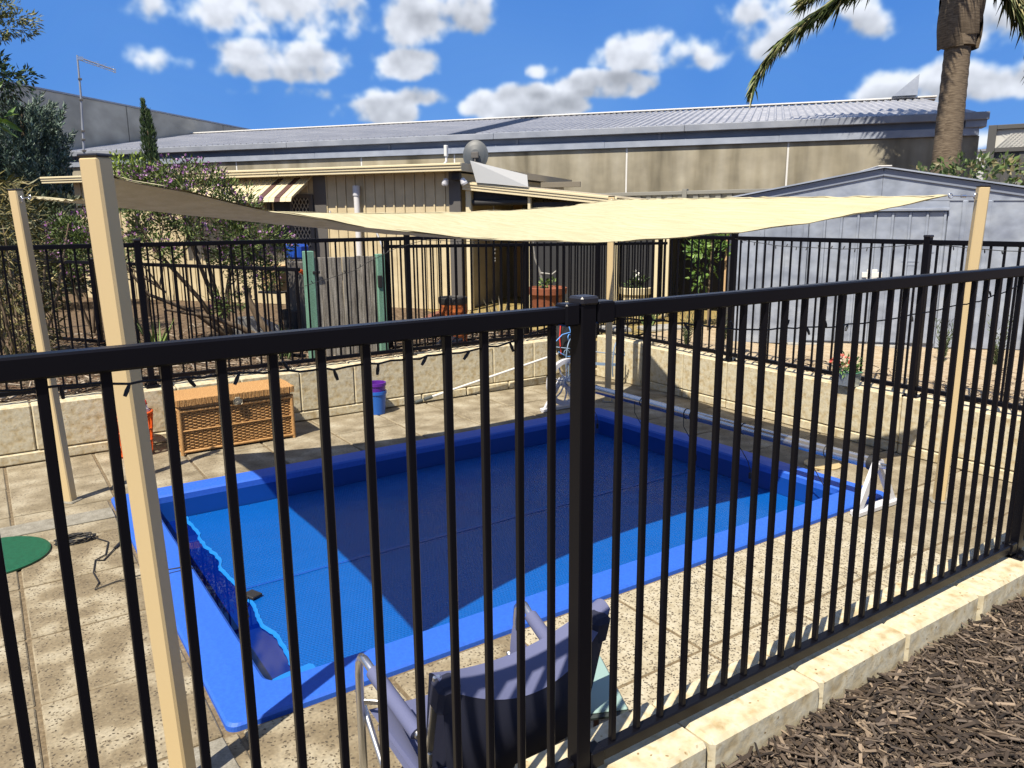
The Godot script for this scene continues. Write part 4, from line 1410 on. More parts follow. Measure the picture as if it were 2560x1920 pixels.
func neighbours():
	# grey boundary fence between patio and warehouse
	var o := Vector3(8.72, 0, -8.0)
	var u := Vector3(0.36, 0, 0.93).normalized()
	var n := Vector3(-u.z, 0, u.x)
	var f := thing("boundary_fence", "grey green ribbed metal boundary fence behind the patio roof", "fence", sided(o, u, n, 1, 0.4, 0))
	for k in 4:
		var a := -3.2 + k * 2.36
		var t := a + 0.05
		while t < a + 2.25:
			var m := Mb.new()
			slab_on(m, o, u, n, t, t + 0.10, 0.42, 2.27, -0.02, -0.01)
			slab_on(m, o, u, n, t + 0.10, t + 0.19, 0.42, 2.27, -0.02, 0.02, 0.004)
			part(f, "fence_sheet", m, M.colorbond)
			t += 0.19
		var p := Mb.new()
		slab_on(p, o, u, n, a - 0.03, a + 0.05, 0.42, 2.36, -0.04, 0.05, 0.004)
		part(f, "post", p, M.colorbond)
		p = Mb.new()
		slab_on(p, o, u, n, a + 0.05, a + 2.33, 2.27, 2.33, -0.035, 0.045, 0.006)
		part(f, "top_rail", p, M.colorbond)
	# dark fence with lattice on the far right
	var r0 := Vector3(11.17, 0, -2.75)
	var ru := Vector3(0.42, 0, 0.91).normalized()
	var rn := Vector3(-ru.z, 0, ru.x)
	var d := thing("lattice_fence", "dark charcoal metal fence topped with pale lattice at the right edge", "fence", sided(r0, ru, rn, 0.5, 0.4, 0))
	var t2 := 0.06
	while t2 < 2.3:
		var m := Mb.new()
		slab_on(m, r0, ru, rn, t2, t2 + 0.10, 0.42, 2.74, -0.02, -0.01)
		slab_on(m, r0, ru, rn, t2 + 0.10, t2 + 0.19, 0.42, 2.74, -0.02, 0.02, 0.004)
		part(d, "fence_sheet", m, M.colorbond_dark)
		t2 += 0.19
	var m2 := Mb.new()
	slab_on(m2, r0, ru, rn, -0.04, 0.06, 0.42, 3.10, -0.04, 0.05, 0.004)
	part(d, "post", m2, M.colorbond_dark)
	m2 = Mb.new()
	slab_on(m2, r0, ru, rn, 0.06, 2.4, 3.04, 3.10, -0.035, 0.045, 0.004)
	slab_on(m2, r0, ru, rn, 0.06, 2.4, 2.74, 2.80, -0.035, 0.045, 0.004)
	part(d, "rail", m2, M.colorbond_dark)
	m2 = Mb.new()
	slab_on(m2, r0, ru, rn, 0.06, 2.4, 2.80, 3.04, -0.012, -0.008)
	for s in [-1.0, 1.0]:
		for k in 50:
			var a := 0.06 + k * 0.05
			var b: float = a + 0.24 * s
			if b < 0.06 or b > 2.4 or a > 2.4: continue
			m2.bar(sided(r0, ru, rn, a, 2.80, 0.004 * s), sided(r0, ru, rn, b, 3.04, 0.004 * s), 0.004, 0.018)
	part(d, "lattice", m2, M.lattice)
	var q := thing("boundary_fence", "lower dark slatted fence stepping down in front of the lattice fence", "fence", Vector3(11.0, 0.4, -2.2))
	var b0 := Vector3(10.85, 0, -2.45)
	var tt := 0.0
	while tt < 2.2:
		var m := Mb.new()
		slab_on(m, b0, ru, rn, tt, tt + 0.05, 0.42, 2.30 + tt * 0.05, -0.01, 0.01, 0.003)
		part(q, "slat", m, M.colorbond_dark)
		tt += 0.075
	m2 = Mb.new()
	m2.bar(sided(b0, ru, rn, -0.05, 2.30, 0.0), sided(b0, ru, rn, 2.2, 2.44, 0.0), 0.06, 0.05, 0.004)
	part(q, "top_rail", m2, M.colorbond_dark)
	var w := thing("white_building", "white flat roofed building far behind, right of the palm", "building", Vector3(38, 0, -20))
	var wb := Mb.new()
	wb.box(Vector3(40.5, 2.4, -18), Vector3(3, 4.6, 9), Basis(Vector3.UP, -0.35))
	part(w, "wall", wb, M.white)
	wb = Mb.new()
	wb.box(Vector3(40.5, 4.75, -18), Vector3(3.2, 0.1, 9.2), Basis(Vector3.UP, -0.35))
	part(w, "roof", wb, M.zinc_roof)

# ---------------------------------------------------------------- plants
func rdir(r: RandomNumberGenerator) -> Vector3:
	var z := r.randf_range(-1, 1)
	var a := r.randf() * TAU
	var q := sqrt(1 - z * z)
	return Vector3(q * cos(a), z, q * sin(a))

func crown(ctr: Vector3, rad: Vector3, clumps: int, per: int, cr: float, ll: float, lw: float, cols: Array, sd: int, up := 0.3, shell := 0.55) -> Mb:
	var r := RandomNumberGenerator.new()
	r.seed = sd
	var m := Mb.new()
	m.colored = true
	for k in clumps:
		var d := rdir(r)
		var q := lerpf(shell, 1.0, sqrt(r.randf()))
		var c := ctr + d * rad * q
		var tone := r.randf_range(0.75, 1.25)
		for i in per:
			var e := rdir(r)
			var p := c + e * cr * pow(r.randf(), 0.5) * Vector3(1, 0.75, 1)
			var dir := (e + d * 0.6 + Vector3.UP * up + rdir(r) * 0.5).normalized()
			var side := dir.cross(rdir(r)).normalized()
			m.col = (cols[r.randi() % cols.size()] as Color) * tone * r.randf_range(0.8, 1.2)
			m.leaf(p, dir, side, ll * r.randf_range(0.7, 1.3), lw * r.randf_range(0.7, 1.2))
	return m

func limb(m: Mb, pts: Array, r0: float, r1: float, sides := 7):
	var rr := []
	for i in pts.size(): rr.append(lerpf(r0, r1, float(i) / (pts.size() - 1)))
	m.tube(pts, rr, sides)

func trees():
	# blue green conifer behind the house
	var c := thing("conifer_tree", "large blue green conifer behind the left end of the house", "tree", Vector3(0.5, 0.4, -17.2))
	var tm := Mb.new()
	limb(tm, [Vector3(0.5, 0.4, -17.2), Vector3(0.55, 2.2, -17.2), Vector3(0.6, 4.3, -17.2)], 0.16, 0.03)
	part(c, "trunk", tm, M.bark)
	var bl := [Color(0.085, 0.135, 0.11), Color(0.115, 0.17, 0.14), Color(0.06, 0.105, 0.08), Color(0.15, 0.205, 0.17), Color(0.075, 0.12, 0.08)]
	var r := RandomNumberGenerator.new()
	r.seed = 90
	var cm := Mb.new()
	cm.colored = true
	# plumes: upswept sprays of fine foliage
	for k in 560:
		var y := r.randf_range(0.9, 4.15)
		var w := 1.45 * (1.0 - 0.45 * (y - 0.9) / 3.4) * (0.75 + 0.25 * sin(y * 5.0 + k))
		var a := r.randf() * TAU
		var q := lerpf(0.45, 1.0, sqrt(r.randf()))
		var b := Vector3(0.45 + cos(a) * w * q, y, -17.2 + sin(a) * w * q * 0.9)
		var ax := (Vector3(cos(a) * 0.55, 1.0, sin(a) * 0.55) + rdir(r) * 0.25).normalized()
		var ln := r.randf_range(0.28, 0.6)
		var tone := r.randf_range(0.6, 1.3)
		for i in 52:
			var t := r.randf()
			var p := b + ax * ln * t + rdir(r) * 0.10 * (1.0 - t * 0.8)
			var dir := (ax * 0.9 + rdir(r) * 0.7).normalized()
			cm.col = (bl[r.randi() % 5] as Color) * tone * r.randf_range(0.8, 1.25)
			cm.leaf(p, dir, dir.cross(rdir(r)).normalized(), r.randf_range(0.09, 0.16), 0.030)
	part(c, "crown", cm, M.needle)
	# tall tree reaching in at the top left
	var t := thing("eucalypt_tree", "tall open crowned tree reaching in at the top left corner", "tree", Vector3(-1.6, 0.4, -15.3))
	tm = Mb.new()
	limb(tm, [Vector3(-1.6, 0.4, -15.3), Vector3(-1.5, 2.5, -15.3), Vector3(-1.2, 4.4, -15.2), Vector3(-1.0, 6.2, -15.2)], 0.17, 0.06)
	limb(tm, [Vector3(-1.25, 4.2, -15.2), Vector3(-0.6, 4.9, -15.2), Vector3(0.1, 5.3, -15.2)], 0.06, 0.015)
	limb(tm, [Vector3(-1.4, 3.4, -15.3), Vector3(-0.6, 4.0, -15.2), Vector3(0.2, 4.4, -15.2)], 0.06, 0.015)
	limb(tm, [Vector3(-1.1, 5.2, -15.2), Vector3(-0.5, 5.7, -15.2), Vector3(0.1, 5.9, -15.2)], 0.05, 0.012)
	part(t, "trunk", tm, M.bark)
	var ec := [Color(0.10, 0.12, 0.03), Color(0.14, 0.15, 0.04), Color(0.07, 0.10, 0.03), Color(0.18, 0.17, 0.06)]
	var m1 := crown(Vector3(0.22, 5.5, -15.2), Vector3(0.75, 0.5, 0.7), 46, 42, 0.17, 0.10, 0.028, ec, 91, -0.1, 0.2)
	var m3 := crown(Vector3(-0.9, 6.1, -15.2), Vector3(1.2, 0.9, 1.0), 60, 40, 0.22, 0.10, 0.028, ec, 92, -0.1, 0.2)
	m1.v.append_array(m3.v); m1.n.append_array(m3.n); m1.c.append_array(m3.c)
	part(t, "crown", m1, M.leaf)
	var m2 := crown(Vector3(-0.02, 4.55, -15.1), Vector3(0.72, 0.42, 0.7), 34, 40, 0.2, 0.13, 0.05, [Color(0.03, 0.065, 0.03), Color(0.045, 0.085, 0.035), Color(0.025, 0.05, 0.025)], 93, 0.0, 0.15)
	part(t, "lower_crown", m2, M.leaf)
	# pale green large leaf sprig at the left edge
	var lf := thing("frangipani_tree", "pale green broad leaved sprig at the left edge", "tree", Vector3(-0.35, 0.4, -9.2))
	tm = Mb.new()
	limb(tm, [Vector3(-0.45, 0.4, -9.3), Vector3(-0.42, 2.0, -9.3), Vector3(-0.3, 3.1, -9.2)], 0.06, 0.03)
	part(lf, "trunk", tm, M.bark)
	var lm := crown(Vector3(-0.30, 3.25, -9.2), Vector3(0.22, 0.3, 0.22), 9, 8, 0.1, 0.22, 0.07, [Color(0.13, 0.24, 0.05), Color(0.18, 0.30, 0.07), Color(0.10, 0.2, 0.04)], 94, 0.2, 0.3)
	part(lf, "crown", lm, M.leaf)
	# slim cypress
	var cy := thing("cypress_tree", "slim dark green pencil cypress in front of the warehouse roof", "tree", Vector3(2.36, 0.4, -13.6))
	tm = Mb.new()
	limb(tm, [Vector3(2.36, 0.4, -13.6), Vector3(2.38, 3.6, -13.6)], 0.06, 0.02)
	part(cy, "trunk", tm, M.bark)
	var ym := Mb.new()
	ym.colored = true
	r.seed = 96
	for k in 4200:
		var y := r.randf_range(1.2, 4.08)
		var w := 0.17 * clampf((4.15 - y) / 1.1, 0.08, 1.0) * (0.8 + 0.2 * sin(y * 9.0))
		var a := r.randf() * TAU
		var q := sqrt(r.randf())
		var off := 0.045 if a < PI else -0.03
		var p := Vector3(2.37 + off + cos(a) * w * q, y - (0.18 if a < PI else 0.0), -13.6 + sin(a) * w * q)
		var dir := (Vector3(cos(a) * 0.3, 1, sin(a) * 0.3) + rdir(r) * 0.3).normalized()
		ym.col = [Color(0.022, 0.048, 0.018), Color(0.035, 0.065, 0.022), Color(0.05, 0.085, 0.03)][r.randi() % 3] * r.randf_range(0.8, 1.2)
		ym.leaf(p, dir, dir.cross(rdir(r)).normalized(), 0.1, 0.02)
	part(cy, "crown", ym, M.needle)
	# bright creeper behind the purple shrub
	var cr := thing("creeper_shrub", "bright yellow green leafy shrub behind the near left post", "shrub", Vector3(1.55, 0.4, -10.4))
	tm = Mb.new()
	limb(tm, [Vector3(1.55, 0.4, -10.5), Vector3(1.5, 1.4, -10.4), Vector3(1.55, 2.3, -10.4)], 0.04, 0.02)
	part(cr, "trunk", tm, M.bark)
	part(cr, "crown", crown(Vector3(1.5, 2.45, -10.45), Vector3(0.62, 0.42, 0.4), 60, 26, 0.12, 0.07, 0.04, [Color(0.16, 0.22, 0.03), Color(0.22, 0.28, 0.05), Color(0.10, 0.15, 0.03)], 97, 0.3, 0.3), M.leaf)
	# purple flowering shrub
	var s := thing("flowering_shrub", "large purple flowering shrub with bare twisting stems", "shrub", Vector3(1.85, 0.45, -7.35))
	var wood := Mb.new()
	var base := Vector3(1.95, 0.44, -7.2)
	var forks := [[Vector3(1.60, 1.0, -7.15), Vector3(1.15, 1.6, -7.1), Vector3(0.95, 2.0, -7.1)], [Vector3(1.75, 1.15, -7.3), Vector3(1.55, 1.75, -7.2), Vector3(1.5, 2.3, -7.1)], [Vector3(1.95, 1.05, -7.2), Vector3(2.05, 1.6, -7.1), Vector3(2.25, 2.1, -7.0)], [Vector3(1.5, 0.85, -7.0), Vector3(1.0, 1.1, -6.9), Vector3(0.75, 1.5, -6.9)], [Vector3(1.85, 1.2, -7.5), Vector3(1.8, 1.7, -7.6), Vector3(1.85, 2.3, -7.6)]]
	r.seed = 98
	for f in forks:
		limb(wood, [base + rdir(r) * 0.05 * Vector3(1, 0, 1), f[0], f[1], f[2]], 0.035, 0.012)
		for k in 5:
			var p: Vector3 = (f[0] as Vector3).lerp(f[2], r.randf_range(0.2, 1.0))
			var q := p + Vector3(r.randf_range(-0.35, 0.35), r.randf_range(0.15, 0.45), r.randf_range(-0.3, 0.3))
			limb(wood, [p, p.lerp(q, 0.5) + rdir(r) * 0.04, q], 0.014, 0.005, 5)
	part(s, "stems", wood, M.bark)
	var gc := [Color(0.07, 0.11, 0.025), Color(0.10, 0.145, 0.035), Color(0.05, 0.085, 0.022), Color(0.13, 0.16, 0.05)]
	var leaves := Mb.new()
	leaves.colored = true
	var flowers := Mb.new()
	flowers.colored = true
	var sets := [[Vector3(1.70, 2.12, -7.15), Vector3(0.72, 0.48, 0.55), 64], [Vector3(2.2, 1.65, -7.0), Vector3(0.50, 0.32, 0.45), 40], [Vector3(1.15, 1.75, -7.0), Vector3(0.40, 0.32, 0.4), 26], [Vector3(1.2, 2.25, -7.3), Vector3(0.45, 0.25, 0.35), 22], [Vector3(2.30, 1.28, -6.95), Vector3(0.30, 0.16, 0.3), 14], [Vector3(1.9, 0.98, -7.0), Vector3(0.18, 0.16, 0.15), 5]]
	for q in sets:
		for k in q[2]:
			var d := rdir(r)
			var cc: Vector3 = q[0] + d * (q[1] as Vector3) * lerpf(0.35, 1.0, sqrt(r.randf()))
			var tone := r.randf_range(0.65, 1.25)
			for i in 60:
				var e := rdir(r)
				var p := cc + e * 0.13 * pow(r.randf(), 0.5)
				var dir := (e + d * 0.5 + Vector3.UP * 0.5).normalized()
				leaves.col = (gc[r.randi() % 4] as Color) * tone * r.randf_range(0.8, 1.2)
				leaves.leaf(p, dir, dir.cross(rdir(r)).normalized(), r.randf_range(0.04, 0.075), 0.019)
			if r.randf() < 0.62:
				for i in r.randi_range(4, 12):
					var e := rdir(r)
					if e.y < -0.1: e.y = -e.y
					var p := cc + e * 0.135
					flowers.col = [Color(0.24, 0.10, 0.27), Color(0.33, 0.16, 0.36), Color(0.17, 0.06, 0.20), Color(0.42, 0.26, 0.44)][r.randi() % 4]
					for z in 3:
						var dir := (e + rdir(r) * 0.9).normalized()
						flowers.leaf(p, dir, dir.cross(rdir(r)).normalized(), 0.032, 0.026)
	part(s, "foliage", leaves, M.leaf)
	part(s, "flowers", flowers, M.flower)
	# second purple shrub
	var s2 := thing("flowering_shrub", "smaller purple flowering shrub between the two left shade posts", "shrub", Vector3(0.6, 0.45, -8.9))
	wood = Mb.new()
	for k in 5:
		var a := k * 1.3
		limb(wood, [Vector3(0.6, 0.44, -8.9), Vector3(0.6 + 0.15 * cos(a), 0.9, -8.9 + 0.15 * sin(a)), Vector3(0.6 + 0.3 * cos(a), 1.5, -8.9 + 0.3 * sin(a))], 0.02, 0.008, 5)
	part(s2, "stems", wood, M.bark)
	part(s2, "foliage", crown(Vector3(0.55, 1.62, -8.9), Vector3(0.42, 0.42, 0.4), 52, 48, 0.13, 0.06, 0.02, gc, 99, 0.4, 0.3), M.leaf)
	part(s2, "flowers", crown(Vector3(0.55, 1.66, -8.88), Vector3(0.44, 0.44, 0.42), 60, 9, 0.07, 0.034, 0.026, [Color(0.30, 0.12, 0.32), Color(0.40, 0.20, 0.42), Color(0.22, 0.07, 0.26)], 100, 0.4, 0.8), M.flower)
	# olive reedy plant at the left edge
	var ol := thing("reedy_shrub", "olive coloured weeping reedy shrub at the left edge behind the far left post", "shrub", Vector3(-0.35, 0.45, -6.9))
	var om := Mb.new()
	om.colored = true
	r.seed = 101
	for k in 2600:
		var y := r.randf_range(0.5, 2.35)
		var a := r.randf() * TAU
		var w := 0.62 * (1.0 - 0.35 * absf(y - 1.3))
		var p := Vector3(-0.45 + cos(a) * w * sqrt(r.randf()), y, -7.0 + sin(a) * w * sqrt(r.randf()))
		var dir := (Vector3(cos(a) * 0.6, r.randf_range(-0.9, 0.7), sin(a) * 0.6)).normalized()
		om.col = [Color(0.13, 0.12, 0.04), Color(0.19, 0.16, 0.06), Color(0.09, 0.09, 0.03), Color(0.25, 0.21, 0.09)][r.randi() % 4] * r.randf_range(0.7, 1.2)
		om.leaf(p, dir, dir.cross(rdir(r)).normalized(), r.randf_range(0.10, 0.2), 0.016)
	part(ol, "foliage", om, M.leaf)
	tm = Mb.new()
	for k in 6: limb(tm, [Vector3(-0.4 + 0.05 * k, 0.44, -7.0), Vector3(-0.55 + 0.13 * k, 1.2, -7.0 + 0.05 * k), Vector3(-0.7 + 0.2 * k, 1.9, -7.0)], 0.02, 0.008, 5)
	part(ol, "stems", tm, M.bark)
	# dark hedge filling behind them
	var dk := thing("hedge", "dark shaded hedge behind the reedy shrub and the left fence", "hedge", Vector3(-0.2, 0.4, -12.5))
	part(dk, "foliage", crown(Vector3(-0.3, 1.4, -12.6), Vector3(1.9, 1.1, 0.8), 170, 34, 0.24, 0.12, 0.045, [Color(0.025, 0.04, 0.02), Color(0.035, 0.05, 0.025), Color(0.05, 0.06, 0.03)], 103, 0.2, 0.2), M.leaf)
	# leafy sapling by the patio
	var sp := thing("lemon_sapling", "young leafy green tree tied to a stake beside the shed", "tree", Vector3(7.3, 0.45, -4.2))
	tm = Mb.new()
	limb(tm, [Vector3(7.3, 0.45, -4.2), Vector3(7.28, 1.0, -4.2), Vector3(7.3, 1.7, -4.2)], 0.018, 0.008, 6)
	part(sp, "trunk", tm, M.bark)
	tm = Mb.new()
	tm.box(Vector3(7.42, 1.15, -4.05), Vector3(0.035, 1.4, 0.035), Basis(), 0.003)
	part(sp, "stake", tm, M.card)
	part(sp, "crown", crown(Vector3(7.3, 1.42, -4.25), Vector3(0.34, 0.42, 0.3), 34, 12, 0.1, 0.09, 0.045, [Color(0.09, 0.17, 0.03), Color(0.14, 0.24, 0.04), Color(0.06, 0.12, 0.025)], 104, 0.1, 0.2), M.leaf)
	# low plants along the right fence
	var spots := [[Vector3(5.95, 0.46, -3.3), 0.5, "feathery grey green plant at the corner of the right fence"], [Vector3(6.3, 0.46, -3.1), 0.42, "spiky green plant just in front of the shed corner"], [Vector3(7.55, 0.46, -0.75), 0.62, "thin wispy weed in front of the right shed wall, behind the right post"], [Vector3(7.3, 0.46, -1.15), 0.5, "spindly weed growing against the shed wall left of the right post"]]
	for k in spots.size():
		var g := thing("weed", spots[k][2], "weed", spots[k][0], "weeds growing by the right fence")
		var gm := Mb.new()
		gm.colored = true
		r.seed = 110 + k
		for i in 60:
			var a := r.randf() * TAU
			var e = Vector3(cos(a) * 0.16, 1, sin(a) * 0.16) * spots[k][1] * r.randf_range(0.3, 1.0)
			for j in 7:
				var p: Vector3 = spots[k][0] + e * (j / 7.0) * Vector3(1.0 + j * 0.08, 1, 1.0 + j * 0.08)
				var dir: Vector3 = (e.normalized() + rdir(r) * 0.7).normalized()
				gm.col = [Color(0.10, 0.14, 0.07), Color(0.15, 0.19, 0.10), Color(0.08, 0.11, 0.05)][r.randi() % 3]
				gm.leaf(p, dir, dir.cross(rdir(r)).normalized(), 0.06, 0.009)
		part(g, "foliage", gm, M.leaf)

func palm():
	var b := Vector3(14.93, 0.4, -5.3)
	var A0 := Vector3(10.06, 1.92, -2.75)
	var A1 := Vector3(14.93, 1.92, -5.3)
	var K := 1.458
	var p := thing("palm_tree", "tall palm with a ringed grey trunk behind the shed", "tree", b)
	var tr := Mb.new()
	var prof := []
	var pts := []
	var rr := []
	for i in 53:
		var y := 0.87 + i * 0.0665
		pts.append(Vector3(10.06 + (y - 2.4) * 0.022, y, -2.75 - (y - 2.4) * 0.01))
		var q := 0.188 - (y - 0.4) * 0.011
		rr.append(q + (0.006 if i % 2 == 0 else 0.0))
	tr.tube(pts, rr, 22)
	part(p, "trunk", tr.moved(A0, A1, K), M.palm_bark)
	var top := Vector3(10.105, 4.10, -2.77)
	tr = Mb.new()
	tr.tube([top + Vector3(0, -0.1, 0), top + Vector3(0, 0.9, 0)], 0.2, 16)
	part(p, "crown_shaft", tr.moved(A0, A1, K), M.palm_bark)
	for k in 13:
		var a := k * 2.4
		var d := Vector3(cos(a), 0, sin(a))
		var sd := Vector3(-d.z, 0, d.x)
		var sh := Mb.new()
		var y0 := (k % 4) * 0.15 + rng.randf_range(-0.04, 0.04)
		sh.grid(func(u, v):
			var w = 0.19 * (1.0 - v * 0.6)
			var out = 0.19 + 0.12 * sin(v * 2.2) * (1.0 - v * 0.4)
			var x = (u - 0.5) * 2.0
			return top + d * (out - absf(x) * absf(x) * 0.05) + sd * x * w + Vector3(0, -0.12 + y0 + v * 0.62, 0), 6, 8)
		part(p, "leaf_base", sh.moved(A0, A1, K), M.palm_bark)
	var r := RandomNumberGenerator.new()
	r.seed = 120
	var C := Vector3(10.1, 4.95, -2.77)
	var rightv := Vector3(0.828, 0, 0.56)
	var fwd := Vector3(0.56, 0, -0.828)
	# fronds as points out from the crown: (along the frond's direction, up)
	var fr := [[-rightv + fwd * 0.1, [[0, 0], [0.5, 0.28], [1.2, -0.10], [1.8, -0.50], [2.22, -0.84], [2.44, -1.15], [2.54, -1.45]]], [rightv - fwd * 0.2, [[0, 0], [0.3, 0.1], [0.62, -0.45], [0.9, -0.9], [1.02, -1.36], [1.08, -1.75]]], [rightv * 0.6 + fwd * 0.8, [[0, 0], [0.6, 0.6], [1.4, 0.75], [2.1, 0.3]]], [-rightv * 0.5 + fwd * 0.8, [[0, 0], [0.6, 0.6], [1.5, 0.8], [2.2, 0.4]]], [-rightv * 0.6 - fwd * 0.8, [[0, 0], [0.6, 0.8], [1.4, 1.1], [2.2, 0.8]]], [rightv * 0.4 - fwd * 0.9, [[0, 0], [0.6, 0.8], [1.4, 1.1], [2.1, 0.8]]], [-rightv * 0.95 + fwd * 0.5, [[0, 0], [0.6, 0.9], [1.4, 1.3], [2.2, 1.2]]], [rightv * 0.9 + fwd * 0.3, [[0, 0], [0.5, 0.9], [1.2, 1.4], [2.0, 1.4]]], [fwd, [[0, 0], [0.6, 0.7], [1.5, 0.9], [2.2, 0.5]]], [-rightv * 0.8 + fwd * 0.6, [[0, 0], [0.6, 0.4], [1.3, 0.3], [2.0, -0.1]]]]
	for q in fr:
		var d: Vector3 = (q[0] as Vector3).normalized()
		var fm := Mb.new()
		fm.colored = true
		fm.col = Color(0.16, 0.16, 0.06)
		var line := []
		var cv := Curve3D.new()
		var P2: Array = q[1]
		for i in P2.size():
			var a := Vector3(P2[i][0], P2[i][1], 0)
			var tg := (Vector3(P2[mini(i + 1, P2.size() - 1)][0], P2[mini(i + 1, P2.size() - 1)][1], 0) - Vector3(P2[maxi(i - 1, 0)][0], P2[maxi(i - 1, 0)][1], 0)) * 0.17
			cv.add_point(a, -tg, tg)
		for i in 21:
			var a := cv.sample_baked(cv.get_baked_length() * i / 20.0)
			line.append(C + d * a.x + Vector3(0, a.y, 0))
		var rad := []
		for i in 21: rad.append(lerpf(0.03, 0.005, i / 20.0))
		fm.tube(line, rad, 5)
		var sd := d.cross(Vector3.UP).normalized()
		for i in 560:
			var t := r.randf_range(0.10, 1.0)
			var f := t * 20.0
			var j := mini(int(f), 19)
			var P: Vector3 = (line[j] as Vector3).lerp(line[j + 1], f - j)
			var ax: Vector3 = ((line[j + 1] as Vector3) - line[j]).normalized()
			var s := 1.0 if i % 2 == 0 else -1.0
			var dir := (sd * s * r.randf_range(0.3, 0.9) + d * r.randf_range(-0.25, 0.35) + ax * r.randf_range(0.35, 0.8) + Vector3(0, -r.randf_range(0.2, 0.9), 0) + rdir(r) * 0.3).normalized()
			fm.col = [Color(0.11, 0.15, 0.045), Color(0.15, 0.18, 0.06), Color(0.07, 0.10, 0.03), Color(0.26, 0.24, 0.11)][r.randi() % 4] * r.randf_range(0.8, 1.2)
			fm.leaf(P, dir, dir.cross(ax + rdir(r) * 0.3).normalized(), r.randf_range(0.34, 0.62) * (1.0 - 0.5 * t), 0.028)
		part(p, "frond", fm.moved(A0, A1, K), M.leaf)
	# creeper at its foot
	var v := thing("creeper_vine", "leafy vine climbing at the foot of the palm, above the shed roof", "vine", Vector3(9.7, 0.4, -2.2))
	var vm := Mb.new()
	limb(vm, [Vector3(9.7, 0.4, -2.3), Vector3(9.65, 1.5, -2.35), Vector3(9.6, 2.4, -2.4)], 0.025, 0.01)
	part(v, "stem", vm, M.bark)
	part(v, "foliage", crown(Vector3(9.72, 2.32, -2.25), Vector3(0.52, 0.34, 0.78), 64, 12, 0.11, 0.085, 0.05, [Color(0.07, 0.11, 0.03), Color(0.10, 0.15, 0.04), Color(0.05, 0.08, 0.025), Color(0.16, 0.14, 0.07)], 122, 0.1, 0.25), M.leaf)

# ---------------------------------------------------------------- garden things
func pot(called: String, label: String, cat: String, o: Vector3, prof: Array, m: Material, soil: float, sr: float) -> Node3D:
	var t := thing(called, label, cat, o)
	var pm := Mb.new()
	pm.lathe(o, prof, 28)
	part(t, "bowl", pm, m)
	var sm := Mb.new()
	sm.lathe(o, [Vector2(sr, soil), Vector2(0, soil + 0.01)], 20)
	part(t, "soil", sm, M.soil)
	return t

